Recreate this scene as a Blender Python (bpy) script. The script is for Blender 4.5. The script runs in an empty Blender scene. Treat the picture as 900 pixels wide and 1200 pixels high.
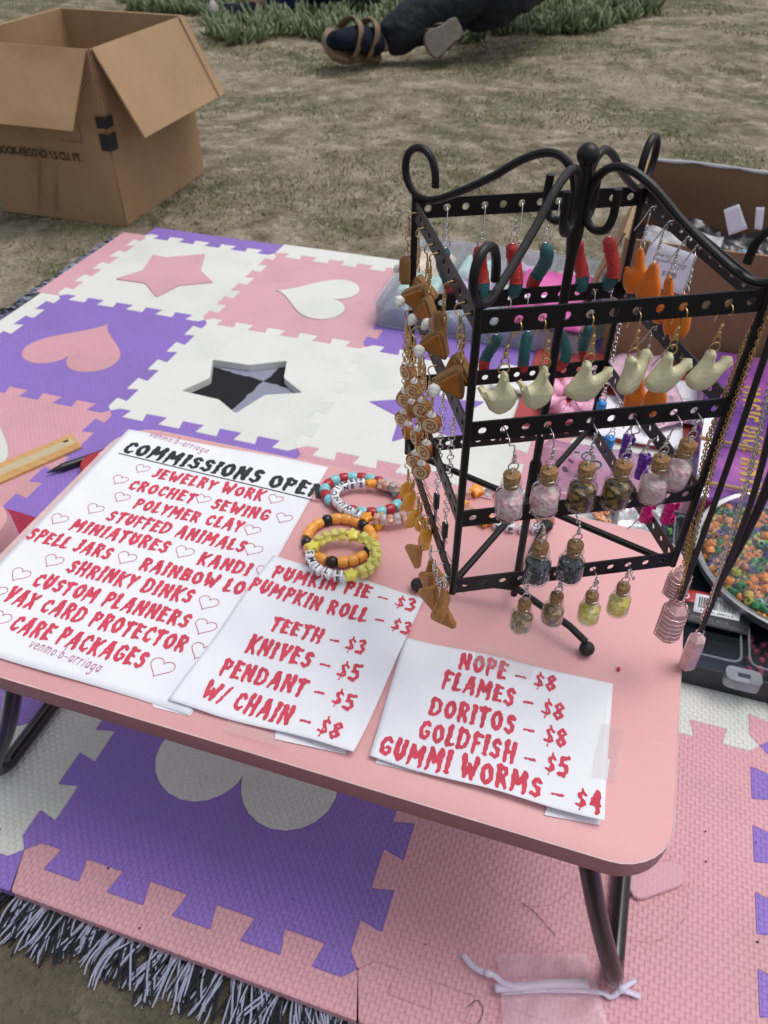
import bpy, bmesh, math, random
import numpy as np
from math import pi, sin, cos, radians, sqrt, atan2
from mathutils import Vector, Matrix, noise
from mathutils.geometry import tessellate_polygon
random.seed(7)
S = bpy.context.scene
COL = S.collection

# ------------------------------------------------------------------ camera
CAMLOC = Vector((0.99853, -1.42552, 0.66459)); CAMROT = (radians(48.757), radians(-0.3254), radians(17.829)); FPX = 913.97
cd = bpy.data.cameras.new('camera'); cam = bpy.data.objects.new('camera', cd); COL.objects.link(cam)
cam.location = CAMLOC; cam.rotation_euler = CAMROT
cd.sensor_fit = 'VERTICAL'; cd.sensor_height = 24.0; cd.lens = 24.0 * FPX / 1200.0
cd.clip_start = 0.02; cd.clip_end = 500
cd.dof.use_dof = True; cd.dof.focus_distance = 0.47; cd.dof.aperture_fstop = 12.0
S.camera = cam
S.render.resolution_x = 768; S.render.resolution_y = 1024
# ------------------------------------------------------------------ light
SUN_EL, SUN_AZ = radians(70), radians(60)      # azimuth measured from +y towards +x
w = bpy.data.worlds.new('World'); S.world = w; w.use_nodes = True
nt = w.node_tree; bg = nt.nodes['Background']
sky = nt.nodes.new('ShaderNodeTexSky'); sky.sky_type = 'NISHITA'; sky.sun_disc = False
sky.sun_elevation = SUN_EL; sky.sun_rotation = SUN_AZ
sky.air_density = 1.0; sky.dust_density = 4.0; sky.ozone_density = 1.0
hs = nt.nodes.new('ShaderNodeHueSaturation'); hs.inputs['Saturation'].default_value = 0.33   # overcast: nearly colourless sky
nt.links.new(sky.outputs[0], hs.inputs['Color']); nt.links.new(hs.outputs[0], bg.inputs[0])
bg.inputs[1].default_value = 0.135
sl = bpy.data.lights.new('sun', 'SUN'); sl.energy = .95; sl.angle = radians(30); sl.color = (1, .965, .92)
so = bpy.data.objects.new('sun', sl); COL.objects.link(so)
sd = Vector((sin(SUN_AZ) * cos(SUN_EL), cos(SUN_AZ) * cos(SUN_EL), sin(SUN_EL)))
so.rotation_euler = sd.to_track_quat('Z', 'Y').to_euler(); so.location = (0, 0, 6)
S.view_settings.view_transform = 'Standard'; S.view_settings.look = 'None'
S.view_settings.exposure = 0.20; S.view_settings.gamma = 1.0

# ------------------------------------------------------------------ measuring helpers (900x1200 photo pixels to places)
RM = (Matrix.Rotation(CAMROT[2], 3, 'Z') @ Matrix.Rotation(CAMROT[1], 3, 'Y') @ Matrix.Rotation(CAMROT[0], 3, 'X'))
def ray(x, y): return RM @ Vector(((x - 450) / FPX, -(y - 600) / FPX, -1.0))
def at(x, y, z=0.0):
    d = ray(x, y); return CAMLOC + d * ((z - CAMLOC.z) / d.z)
def onplane(x, y, P, n):
    d = ray(x, y); return CAMLOC + d * ((P - CAMLOC).dot(n) / d.dot(n))

# ------------------------------------------------------------------ mesh helpers
def wloc(o):
    v = Vector((0, 0, 0))
    while o is not None: v = v + o.location; o = o.parent
    return v
def frame_of(d):
    d = d.normalized(); a = Vector((0, 0, 1)) if abs(d.z) < .9 else Vector((1, 0, 0))
    u = d.cross(a).normalized(); return u, d.cross(u).normalized()
class MB:
    def __init__(s): s.v = []; s.f = []; s.m = []
    def add(s, vs, fs, mi=0):
        n = len(s.v); s.v += [tuple(p) for p in vs]; s.f += [tuple(i + n for i in f) for f in fs]; s.m += [mi] * len(fs); return s
    def box(s, c, d, rz=0, mi=0):
        R = Matrix.Rotation(rz, 3, 'Z') if not isinstance(rz, Matrix) else rz; c = Vector(c)
        vs = [c + R @ Vector((x * d[0] / 2, y * d[1] / 2, z * d[2] / 2)) for z in (-1, 1) for y in (-1, 1) for x in (-1, 1)]
        return s.add(vs, [(0, 2, 3, 1), (4, 5, 7, 6), (0, 1, 5, 4), (2, 6, 7, 3), (0, 4, 6, 2), (1, 3, 7, 5)], mi)
    def rbox(s, c, d, r=.002, rz=0, mi=0):
        # box with chamfered vertical corners and top/bottom edges
        R = Matrix.Rotation(rz, 3, 'Z') if not isinstance(rz, Matrix) else rz; c = Vector(c)
        a, b, h = d[0] / 2, d[1] / 2, d[2] / 2
        rings = []
        for (z, k) in ((-h, r), (-h + r, 0), (h - r, 0), (h, r)):
            ring = []
            for (sx, sy, st) in ((1, 1, 0), (-1, 1, 90), (-1, -1, 180), (1, -1, 270)):
                for t in (0, 45, 90):
                    th = radians(st + t); q = max(r - k, 0.15 * r)
                    ring.append((sx * (a - r) + q * cos(th), sy * (b - r) + q * sin(th), z))
            rings.append(ring)
        vs = [c + R @ Vector(p) for ring in rings for p in ring]; n = 12; fs = []
        for i in range(3):
            for j in range(n): fs.append((i * n + j, i * n + (j + 1) % n, (i + 1) * n + (j + 1) % n, (i + 1) * n + j))
        fs.append(tuple(range(n))[::-1]); fs.append(tuple(range(3 * n, 4 * n)))
        return s.add(vs, fs, mi)
    def tube(s, path, r, seg=8, closed=False, caps=True, mi=0, flat=1.0):
        P = [Vector(p) for p in path]; n = len(P); rr = r if isinstance(r, (list, tuple)) else [r] * n
        T = []
        for i in range(n):
            a = P[(i - 1) % n] if (closed or i > 0) else P[i]; b = P[(i + 1) % n] if (closed or i < n - 1) else P[i]
            T.append((b - a).normalized() if (b - a).length > 1e-9 else Vector((0, 0, 1)))
        u, v = frame_of(T[0]); vs = []; fs = []
        for i in range(n):
            if i: u = (u - T[i] * u.dot(T[i])); u = u.normalized() if u.length > 1e-6 else frame_of(T[i])[0]; v = T[i].cross(u)
            for k in range(seg):
                t = 2 * pi * k / seg; vs.append(P[i] + (u * cos(t) + v * sin(t) * flat) * rr[i])
        for i in range(n if closed else n - 1):
            for k in range(seg):
                a, b = i * seg, ((i + 1) % n) * seg; fs.append((a + k, a + (k + 1) % seg, b + (k + 1) % seg, b + k))
        if caps and not closed: fs.append(tuple(range(seg))[::-1]); fs.append(tuple(range((n - 1) * seg, n * seg)))
        return s.add(vs, fs, mi)
    def lathe(s, prof, c=(0, 0, 0), seg=16, M=None, mi=0):
        c = Vector(c); M = M or Matrix.Identity(3); vs = []; fs = []; n = len(prof)
        for (r, z) in prof:
            for k in range(seg): t = 2 * pi * k / seg; vs.append(c + M @ Vector((r * cos(t), r * sin(t), z)))
        for i in range(n - 1):
            for k in range(seg): fs.append((i * seg + k, i * seg + (k + 1) % seg, (i + 1) * seg + (k + 1) % seg, (i + 1) * seg + k))
        if prof[0][0] > 1e-6: fs.append(tuple(range(seg))[::-1])
        if prof[-1][0] > 1e-6: fs.append(tuple(range((n - 1) * seg, n * seg)))
        return s.add(vs, fs, mi)
    def sphere(s, c, r, seg=12, sc=(1, 1, 1), mi=0, jit=0):
        c = Vector(c); n = max(4, seg // 2); vs = []; fs = []
        for i in range(n + 1):
            ph = pi * i / n
            for k in range(seg):
                t = 2 * pi * k / seg; d = Vector((sin(ph) * cos(t), sin(ph) * sin(t), cos(ph)))
                q = 1 + (jit * noise.noise(d * 1.7 + c * 90) if jit else 0)
                vs.append(c + Vector((d.x * sc[0], d.y * sc[1], d.z * sc[2])) * r * q)
        for i in range(n):
            for k in range(seg): fs.append((i * seg + k, (i + 1) * seg + k, (i + 1) * seg + (k + 1) % seg, i * seg + (k + 1) % seg))
        return s.add(vs, fs, mi)
    def prism(s, outer, holes=(), rings=((0, 0), (1, 0)), M=None, mi=0):
        """outer / holes: 2-D point lists; rings: (z, inset); both ends capped. M maps (x,y,z)."""
        f = M or (lambda p: p)
        loops = [ccw(outer)] + [ccw(h)[::-1] for h in holes]; base = []; allr = []; n0 = len(s.v)
        for (z, ins) in rings:
            L = []
            for lp in loops: L += inset(lp, ins) if ins else list(lp)
            allr.append([(p[0], p[1], z) for p in L])
        N = len(allr[0]); s.v += [tuple(f(Vector(p))) for R in allr for p in R]
        st = 0
        for lp in loops:
            k = len(lp)
            for i in range(len(rings) - 1):
                for j in range(k): s.f.append((n0 + i * N + st + j, n0 + i * N + st + (j + 1) % k, n0 + (i + 1) * N + st + (j + 1) % k, n0 + (i + 1) * N + st + j)); s.m.append(mi)
            st += k
        for (ri, flip) in ((0, True), (len(rings) - 1, False)):
            pts = allr[ri]; LL = []; a = 0
            for lp in loops: LL.append([Vector(p) for p in pts[a:a + len(lp)]]); a += len(lp)
            for t in tessellate_polygon(LL):
                A, B, C_ = (pts[i] for i in t); ar = (B[0] - A[0]) * (C_[1] - A[1]) - (B[1] - A[1]) * (C_[0] - A[0])
                if (ar < 0) != flip: t = t[::-1]
                s.f.append(tuple(n0 + ri * N + i for i in t)); s.m.append(mi)
        return s
    def grid(s, fn, nu, nv, mi=0, th=0):
        vs = [fn(i / nu, j / nv) for j in range(nv + 1) for i in range(nu + 1)]
        fs = [(j * (nu + 1) + i, j * (nu + 1) + i + 1, (j + 1) * (nu + 1) + i + 1, (j + 1) * (nu + 1) + i) for j in range(nv) for i in range(nu)]
        return s.add(vs, fs, mi)
    def mesh(s, name, mats, off=Vector((0, 0, 0)), smooth=True, ang=35):
        me = bpy.data.meshes.new(name); me.from_pydata([(p[0] - off.x, p[1] - off.y, p[2] - off.z) for p in s.v], [], s.f)
        for m in (mats if isinstance(mats, (list, tuple)) else [mats]): me.materials.append(m)
        if any(s.m): me.polygons.foreach_set('material_index', s.m)
        if smooth:
            me.polygons.foreach_set('use_smooth', [True] * len(s.f))
            if ang < 180: me.set_sharp_from_angle(angle=radians(ang))
        me.update(); return me
    def build(s, name, mats, parent=None, smooth=True, ang=35, thick=0):
        off = wloc(parent) if parent else Vector((0, 0, 0))
        o = link(name, s.mesh(name, mats, off, smooth, ang), parent)
        if thick:
            md = o.modifiers.new('thick', 'SOLIDIFY'); md.thickness = thick; md.offset = 0
        return o
def link(name, me, parent=None, loc=None, rot=None, sc=None):
    o = bpy.data.objects.new(name, me); COL.objects.link(o); o.parent = parent
    if loc is not None: o.location = loc
    if rot is not None: o.rotation_euler = rot
    if sc is not None: o.scale = (sc, sc, sc) if isinstance(sc, (int, float)) else sc
    return o
def tag(o, label=None, cat=None, group=None, kind=None):
    for k, v in (('label', label), ('category', cat), ('group', group), ('kind', kind)):
        if v: o[k] = v
    return o
def thing(name, label, cat, loc=(0, 0, 0), group=None, rz=0):
    o = bpy.data.objects.new(name, None); COL.objects.link(o); o.location = loc; o.rotation_euler = (0, 0, rz); o.empty_display_size = .02
    return tag(o, label, cat, group)
def ccw(L):
    L = [(p[0], p[1]) for p in L]; a = sum(L[i][0] * L[(i + 1) % len(L)][1] - L[(i + 1) % len(L)][0] * L[i][1] for i in range(len(L)))
    return L if a > 0 else L[::-1]
def inset(L, d):
    out = []; n = len(L)
    for i in range(n):
        a, b, c = Vector(L[i - 1]), Vector(L[i]), Vector(L[(i + 1) % n])
        e1 = (b - a); e2 = (c - b)
        if e1.length < 1e-9: e1 = e2
        if e2.length < 1e-9: e2 = e1
        e1.normalize(); e2.normalize(); n1 = Vector((-e1.y, e1.x)); n2 = Vector((-e2.y, e2.x)); m = n1 + n2
        m = m / max(m.length_squared / 2, .5) if m.length > 1e-6 else n1
        q = b + m * d; out.append((q.x, q.y))
    return out
def rounded(L, r, k=3):
    out = []; n = len(L)
    for i in range(n):
        a, b, c = Vector(L[i - 1][:2]), Vector(L[i][:2]), Vector(L[(i + 1) % n][:2])
        d1, d2 = a - b, c - b; q = min(r, d1.length * .45, d2.length * .45)
        p, s_ = b + d1.normalized() * q, b + d2.normalized() * q
        for j in range(k):
            t = j / (k - 1); v = p * (1 - t) ** 2 + b * 2 * t * (1 - t) + s_ * t * t; out.append((v.x, v.y))
    return out
def smoothpath(P, n=6, closed=False):
    P = [Vector(p) for p in P]; out = []; N = len(P)
    for i in range(N if closed else N - 1):
        g = lambda k: P[k % N] if closed else P[max(0, min(N - 1, k))]
        p0, p1, p2, p3 = g(i - 1), g(i), g(i + 1), g(i + 2)
        for j in range(n):
            t = j / n; out.append(.5 * ((2 * p1) + (p2 - p0) * t + (2 * p0 - 5 * p1 + 4 * p2 - p3) * t * t + (3 * p1 - p0 - 3 * p2 + p3) * t ** 3))
    if not closed: out.append(P[-1])
    return out

# ------------------------------------------------------------------ materials
class NT:
    def __init__(s, name):
        s.m = bpy.data.materials.new(name); s.m.use_nodes = True; s.t = s.m.node_tree; s.p = s.t.nodes['Principled BSDF']; s.tc = None
    def n(s, kind, **kw):
        x = s.t.nodes.new('ShaderNode' + kind)
        for k, v in kw.items():
            if k in x.inputs: x.inputs[k].default_value = v
            else: setattr(x, k, v)
        return x
    def l(s, a, b): s.t.links.new(a, b)
    def co(s):
        if not s.tc: s.tc = s.n('TexCoord')
        return s.tc.outputs['Object']
    def math(s, op, a, b=None, c=None):
        x = s.n('Math', operation=op)
        for i, q in enumerate((a, b, c)):
            if q is None: continue
            if isinstance(q, (int, float)): x.inputs[i].default_value = q
            else: s.l(q, x.inputs[i])
        return x.outputs[0]
    def noise(s, scale, detail=4, rough=.55, co=None):
        x = s.n('TexNoise', Scale=scale, Detail=detail, Roughness=rough); s.l(co or s.co(), x.inputs['Vector']); return x.outputs['Fac']
    def ramp(s, fac, stops, interp='LINEAR'):
        x = s.n('ValToRGB'); r = x.color_ramp; r.interpolation = interp
        while len(r.elements) < len(stops): r.elements.new(.5)
        for e, (p, c) in zip(r.elements, stops): e.position = p; e.color = (*c, 1) if len(c) == 3 else c
        s.l(fac, x.inputs[0]); return x.outputs[0]
    def mix(s, fac, a, b, blend='MIX'):
        x = s.n('Mix', data_type='RGBA', blend_type=blend)
        for i, q in ((0, fac), (6, a), (7, b)):
            if isinstance(q, (int, float)): x.inputs[i].default_value = q
            elif isinstance(q, tuple): x.inputs[i].default_value = (*q, 1) if len(q) == 3 else q
            else: s.l(q, x.inputs[i])
        return x.outputs[2]
    def bump(s, h, dist=.001, strength=1, prev=None):
        x = s.n('Bump', Distance=dist, Strength=strength); s.l(h, x.inputs['Height'])
        if prev: s.l(prev, x.inputs['Normal'])
        s.l(x.outputs[0], s.p.inputs['Normal']); return x.outputs[0]
    def base(s, c, rough=.5, metal=0, spec=None):
        if isinstance(c, tuple): s.p.inputs['Base Color'].default_value = (*c, 1)
        else: s.l(c, s.p.inputs['Base Color'])
        if isinstance(rough, (int, float)): s.p.inputs['Roughness'].default_value = rough
        else: s.l(rough, s.p.inputs['Roughness'])
        s.p.inputs['Metallic'].default_value = metal
        if spec is not None: s.p.inputs['Specular IOR Level'].default_value = spec
        return s.m
def sc3(c, k): return tuple(min(1, x * k) for x in c)
def plain(name, c, rough=.5, metal=0, var=.12, scale=60, bump=0, bscale=200, spec=None):
    t = NT(name); f = t.noise(scale)
    t.base(t.ramp(f, [(.3, sc3(c, 1 - var)), (.7, sc3(c, 1 + var))]), rough, metal, spec)
    if bump: t.bump(t.noise(bscale, 3), bump)
    return t.m
def foam(name, c, weave=1.0):
    t = NT(name); co = t.co(); sx = t.n('SeparateXYZ'); t.l(co, sx.inputs[0]); k = 1 / .0039
    x = t.math('MULTIPLY', sx.outputs[0], k); y = t.math('MULTIPLY', sx.outputs[1], k * .85)
    ch = t.math('MODULO', t.math('ADD', t.math('FLOOR', t.math('ADD', x, 1000)), t.math('FLOOR', t.math('ADD', y, 1000))), 2)
    hx = t.math('ABSOLUTE', t.math('SINE', t.math('MULTIPLY', x, pi))); hy = t.math('ABSOLUTE', t.math('SINE', t.math('MULTIPLY', y, pi)))
    h = t.math('ADD', t.math('MULTIPLY', hx, ch), t.math('MULTIPLY', hy, t.math('SUBTRACT', 1, ch)))
    dirt = t.noise(9, 6, .65); big = t.noise(3.2, 3)
    cc = t.mix(t.ramp(dirt, [(.50, (0, 0, 0)), (.72, (.5, .5, .5))]), c, sc3((c[0] * .8 + .03, c[1] * .85 + .03, c[2] * .75), .82))
    cc = t.mix(t.ramp(big, [(.35, (0, 0, 0)), (.7, (.35, .35, .35))]), cc, sc3(c, .86))
    sp = t.noise(420, 2, .5); cc = t.mix(t.ramp(sp, [(.74, (0, 0, 0)), (.8, (.5, .5, .5))]), cc, (.12, .1, .08))
    t.base(cc, t.ramp(big, [(.3, (.5, .5, .5)), (.7, (.62, .62, .62))]), 0, .4)
    b = t.bump(t.noise(900, 2), .0003, .5); t.bump(h, .0006 * weave, 1, b)
    return t.m
def film(name, tint=(1, 1, 1), gloss=.12, rough=.08, milky=0.0, mcol=(.8, .8, .85), bump=0, bscale=30, fres=.6):
    t = NT(name); nodes = t.t.nodes; out = nodes['Material Output']; nodes.remove(t.p)
    tr = t.n('BsdfTransparent'); tr.inputs[0].default_value = (*tint, 1); gl = t.n('BsdfGlossy'); gl.inputs['Roughness'].default_value = rough
    lw = t.n('LayerWeight', Blend=.5); f = t.math('ADD', t.math('MULTIPLY', t.math('ADD', t.math('POWER', lw.outputs['Facing'], 5), .045), fres * 1.5), gloss * .05)
    if bump:
        b = t.n('Bump', Distance=bump); t.l(t.noise(bscale, 4), b.inputs['Height']); t.l(b.outputs[0], gl.inputs['Normal']); t.l(b.outputs[0], lw.inputs['Normal'])
    mx = t.n('MixShader'); t.l(f, mx.inputs[0]); t.l(tr.outputs[0], mx.inputs[1]); t.l(gl.outputs[0], mx.inputs[2]); o = mx.outputs[0]
    if milky:
        df = t.n('BsdfDiffuse'); df.inputs[0].default_value = (*mcol, 1); m2 = t.n('MixShader')
        nz = t.noise(14, 5); t.l(t.ramp(nz, [(.3, (milky * .6,) * 3), (.7, (min(1, milky * 1.4),) * 3)]), m2.inputs[0])
        t.l(o, m2.inputs[1]); t.l(df.outputs[0], m2.inputs[2]); o = m2.outputs[0]
    t.l(o, out.inputs[0]); return t.m
def gel(name, c, trans=.5, rough=.25):
    t = NT(name); t.base(t.ramp(t.noise(120), [(.3, sc3(c, .8)), (.7, sc3(c, 1.15))]), rough)
    t.p.inputs['Transmission Weight'].default_value = trans; t.p.inputs['Subsurface Weight'].default_value = .2
    t.p.inputs['Subsurface Radius'].default_value = (.004, .004, .004); t.p.inputs['Subsurface Scale'].default_value = .5
    return t.m

PINKF, PURPF, WHITEF = (.64, .335, .385), (.26, .16, .53), (.66, .67, .64)
M = {}
M['foam_pink'] = foam('foam_pink', PINKF); M['foam_purple'] = foam('foam_purple', PURPF); M['foam_white'] = foam('foam_white', WHITEF)
M['foam_white_flat'] = foam('foam_white_flat', (.68, .69, .66), .15); M['foam_pink_flat'] = foam('foam_pink_flat', (.63, .35, .405), .3)
def m_table():
    t = NT('pink_laminate'); c = (.68, .355, .365); n = t.noise(7, 5)
    cc = t.ramp(n, [(.3, sc3(c, .96)), (.75, sc3(c, 1.03))]); sp = t.noise(700, 1)
    cc = t.mix(t.ramp(sp, [(.78, (0, 0, 0)), (.82, (.5, .5, .5))]), cc, (.3, .15, .14))
    mp = t.n('Mapping'); t.l(t.co(), mp.inputs[0]); mp.inputs['Rotation'].default_value = (0, 0, .7); mp.inputs['Scale'].default_value = (14, 260, 1); sc_ = t.noise(1, 3, .6, mp.outputs[0])
    cc = t.mix(t.ramp(sc_, [(.66, (0, 0, 0)), (.74, (.28,) * 3)]), cc, (.78, .56, .56))
    t.base(cc, t.ramp(t.noise(11, 6, .7), [(.3, (.34,) * 3), (.7, (.60,) * 3)]), 0, .4); t.bump(t.noise(500, 2), .00012); return t.m
M['table'] = m_table()
M['table_edge'] = plain('pink_edge_band', (.42, .18, .19), .45, var=.06)
M['black'] = plain('black_powder_coat', (.007, .007, .008), .42, spec=.35, var=.3, bump=.00015, bscale=900)
M['black_leg'] = plain('black_tube_paint', (.012, .011, .013), .22, var=.2)
M['rubber'] = plain('black_rubber', (.012, .012, .012), .55)
def m_paper():
    t = NT('white_paper'); n = t.noise(18, 4); t.base(t.ramp(n, [(.3, (.72, .73, .80)), (.7, (.78, .79, .85))]), .75, 0, .25); t.bump(n, .0012, .6); return t.m
M['paper'] = m_paper()
M['red_ink'] = plain('red_ink', (.56, .045, .085), .6, var=.14, scale=90); M['black_ink'] = plain('black_ink', (.013, .014, .018), .55)
M['pink_ink'] = plain('pink_hand_ink', (.42, .10, .22), .6); M['heart_ink'] = plain('heart_ink', (.50, .10, .15), .6)
M['silver'] = plain('silver_wire', (.75, .73, .72), .22, 1, var=.1); M['gold'] = plain('gold_wire', (.62, .43, .19), .28, 1, var=.12)
M['rose_wire'] = plain('rose_gold_wire', (.8, .55, .5), .25, 1)
M['cream'] = plain('cream_clay', (.66, .62, .40), .5, var=.07, bump=.0006, bscale=260)
M['orange_clay'] = plain('orange_clay', (.72, .19, .02), .38, var=.12, bump=.0003)
M['mustard'] = plain('mustard_clay', (.78, .36, .025), .45, var=.14, bump=.0004, bscale=300)
M['brown_clay'] = plain('brown_crust_clay', (.24, .12, .035), .55, var=.2, scale=160, bump=.0006, bscale=300)
M['pie'] = plain('orange_brown_filling', (.38, .13, .022), .35, var=.18, scale=200, bump=.0002)
M['dollop'] = plain('white_dollop_clay', (.80, .79, .76), .4, var=.05)
M['roll'] = plain('rust_roll_clay', (.36, .12, .025), .5, var=.15, bump=.0003); M['roll_cream'] = plain('roll_cream_clay', (.72, .56, .33), .5)
M['chip'] = plain('tan_chip_clay', (.46, .20, .055), .6, var=.25, scale=220, bump=.0006, bscale=400)
def sugar(name, c):
    t = NT(name); n = t.noise(700, 3, .7); t.base(t.ramp(n, [(.35, sc3(c, .8)), (.62, c), (.75, tuple(min(1, x + .22) for x in c))]), .5); t.bump(n, .0009); return t.m
M['worm_red'] = sugar('sugared_red', (.52, .028, .03)); M['worm_teal'] = sugar('sugared_teal', (.012, .12, .13))
def m_cork():
    t = NT('cork'); v = t.n('TexVoronoi', Scale=900); t.l(t.co(), v.inputs['Vector']); n = t.noise(600, 3)
    t.base(t.mix(t.ramp(n, [(.4, (0, 0, 0)), (.65, (1, 1, 1))]), (.44, .25, .11), (.20, .10, .04)), .8); t.bump(n, .0008); return t.m
M['cork'] = m_cork()
M['glass'] = film('bottle_glass', (.93, .95, .94), .3, .06, fres=1.0)
M['clear'] = film('clear_plastic', (.93, .95, .96), .25, .12, .10)
M['frosted'] = film('frosted_plastic', (.86, .88, .91), .1, .22, .26, (.62, .65, .72))
M['tape'] = film('clear_tape', (.97, .96, .96), .22, .22, .10, (.85, .8, .8), .0006, 60)
M['organza'] = film('organza', (.98, .93, .95), .0, .4, .17, (.80, .68, .76), .002, 25, .3)
def fill(name, stops, scale=420, rough=.3):
    t = NT(name); v = t.n('TexVoronoi', Scale=scale); t.l(t.co(), v.inputs['Vector']); s2 = t.n('SeparateColor'); t.l(v.outputs['Color'], s2.inputs[0])
    t.base(t.ramp(s2.outputs[0], stops), rough); t.bump(v.outputs['Distance'], .0012); return t.m
M['fill_pink'] = fill('pink_crystals', [(0, (.84, .46, .54)), (.5, (.88, .58, .64)), (.92, (.88, .70, .74)), (1, (.95, .92, .8))])
M['fill_brown'] = fill('brown_gold_flakes', [(0, (.030, .016, .004)), (.5, (.12, .065, .014)), (.8, (.30, .18, .04)), (1, (.55, .36, .09))], 330, .15)
M['fill_dark'] = fill('dark_glitter', [(0, (.01, .013, .022)), (.7, (.045, .05, .07)), (.93, (.14, .15, .18)), (1, (.8, .8, .85))], 700, .25)
M['fill_bronze'] = fill('bronze_leaf', [(0, (.08, .055, .025)), (.4, (.34, .23, .11)), (.75, (.66, .42, .24)), (1, (.10, .11, .06))], 300, .2)
M['fill_yellow'] = fill('yellow_crystals', [(0, (.80, .62, .06)), (.6, (.90, .76, .16)), (1, (.92, .86, .50))], 380)
def m_card(name, c, dark=1):
    t = NT(name); mp = t.n('Mapping'); t.l(t.co(), mp.inputs[0]); mp.inputs['Scale'].default_value = (90, 90, 5); n = t.noise(1, 3, .6, mp.outputs[0]); g = t.noise(6, 5)
    cc = t.mix(t.ramp(n, [(.35, (0, 0, 0)), (.65, (.35,) * 3)]), c, sc3(c, .84)); cc = t.mix(t.ramp(g, [(.4, (0, 0, 0)), (.75, (.6,) * 3)]), cc, sc3(c, .74))
    t.base(cc, .72, 0, .3); b = t.bump(n, .0006); t.bump(g, .006, .5, b); return t.m
M['card'] = m_card('cardboard', (.37, .235, .13)); M['card_in'] = m_card('cardboard_inner', (.31, .185, .095)); M['card_dark'] = m_card('cardboard_brown', (.25, .145, .085))
M['card_edge'] = plain('cardboard_edge', (.30, .19, .10), .8, var=.3, scale=300)

# ------------------------------------------------------------------ ground
def gz(x, y):
    d = max(0.0, y - .55) + max(0, -.6 - x) * .6 + max(0, x - 1.9) * .6
    k = min(1, d / .8)
    h = noise.noise(Vector((x * 1.1, y * 1.1, 3))) * .035 * k + noise.noise(Vector((x * 4, y * 4, 9))) * .010 * k + max(0, y - 2.1) * .02
    return -.0185 + h * 1.0 + (noise.noise(Vector((x * 14, y * 14, 1))) * .0026 + noise.noise(Vector((x * 45, y * 45, 5))) * .0010 - .002)
def m_ground():
    t = NT('dry_soil'); a = t.noise(1.7, 6, .6); b = t.noise(13, 7, .68); c = t.noise(110, 5, .7); g = t.noise(3.1, 6, .7)
    cc = t.ramp(b, [(.32, (.075, .062, .040)), (.44, (.18, .15, .105)), (.55, (.32, .275, .205)), (.68, (.54, .475, .38))])
    cc = t.mix(t.ramp(a, [(.38, (0, 0, 0)), (.62, (.65,) * 3)]), cc, (.40, .345, .265))
    f2 = t.noise(42, 7, .8); gg = t.math('MULTIPLY', t.math('SUBTRACT', g, .475), 7); gc = t.n('Clamp'); t.l(gg, gc.inputs[0])
    cc = t.mix(t.math('MULTIPLY', gc.outputs[0], t.math('GREATER_THAN', f2, .46)), cc, t.ramp(f2, [(.4, (.060, .066, .030)), (.66, (.17, .165, .085))]))
    sx = t.n('SeparateXYZ'); t.l(t.co(), sx.inputs[0])
    damp = t.math('MULTIPLY', t.math('SUBTRACT', -.45, sx.outputs[1]), 2.5)
    dm = t.n('Clamp'); t.l(damp, dm.inputs[0]); cc = t.mix(t.math('MULTIPLY', dm.outputs[0], .80), cc, t.ramp(b, [(.35, (.065, .053, .040)), (.65, (.135, .112, .085))]))
    cc = t.mix(t.ramp(c, [(.35, (.45,) * 3), (.6, (0, 0, 0))]), cc, (.06, .05, .036))
    t.base(cc, .95, 0, .15); bb = t.bump(b, .02, .9); t.bump(c, .004, 1, bb); return t.m
mb = MB(); N = 190
def warp(t, c, s): return c + s * math.sinh(t * 4.2) / math.sinh(4.2)
def gp(u, v):
    x = warp(2 * u - 1, .5, 90); y = warp(2 * v - 1, .4, 90); return (x, y, gz(x, y))
mb.grid(gp, N, N); tag(mb.build('ground', m_ground(), ang=180), kind='structure')

def blades(name, mat, n, region, hmin, hmax, wd, dens, label=None, cat=None, lean=.6):
    m = MB(); k = 0; tries = 0
    while k < n and tries < n * 12:
        tries += 1; x, y = region()
        if random.random() > dens(x, y): continue
        z = gz(x, y) - .002; a = random.uniform(0, 2 * pi); L = random.uniform(hmin, hmax); ln = random.uniform(.1, lean) * L; b = random.uniform(0, 2 * pi)
        dx, dy = cos(a) * wd / 2, sin(a) * wd / 2; ex_, ey_ = cos(b) * ln, sin(b) * ln
        m.add([(x - dx, y - dy, z), (x + dx, y + dy, z), (x + ex_ * .4 + dx * .6, y + ey_ * .4 + dy * .6, z + L * .6), (x + ex_ * .4 - dx * .6, y + ey_ * .4 - dy * .6, z + L * .6), (x + ex_, y + ey_, z + L)], [(0, 1, 2, 3), (3, 2, 4)]); k += 1
    return tag(m.build(name, mat, smooth=False), label, cat, kind='stuff')
def offmat(x, y): return not (-.09 < x < 2.2 and -1.32 < y < .07)
def wedge():
    u = random.random() ** .75; y = -.3 + u * 5.2; d = y + 1.42
    x = 1.0 + d * math.tan(radians(17.8) * -1 + radians(random.uniform(-31, 31))); return x, y
def gd(x, y):
    if not offmat(x, y): return 0
    q = noise.fractal(Vector((x * 1.3, y * 1.9, 4)), .7, 2.1, 4); return max(0, min(1, .14 + q * 2.2)) * (1 if y > -.2 else .12)
def m_leaf(name, a, b, s=3.0):
    t = NT(name); t.base(t.ramp(t.noise(s, 6, .75), [(.32, a), (.68, b)]), .7, 0, .25); return t.m
blades('grass', m_leaf('short_grass', (.095, .125, .040), (.25, .24, .115), 14), 70000, wedge, .004, .015, .0032, gd, 'short sparse green grass on dry soil behind the mats', 'grass', 1.6)
blades('dry_grass', m_leaf('dry_litter', (.16, .125, .085), (.30, .245, .17), 11), 34000, wedge, .002, .009, .0046, lambda x, y: .85 * offmat(x, y), 'dry straw and litter scattered over the soil', 'dry grass', 3.2)
m = MB()
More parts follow.
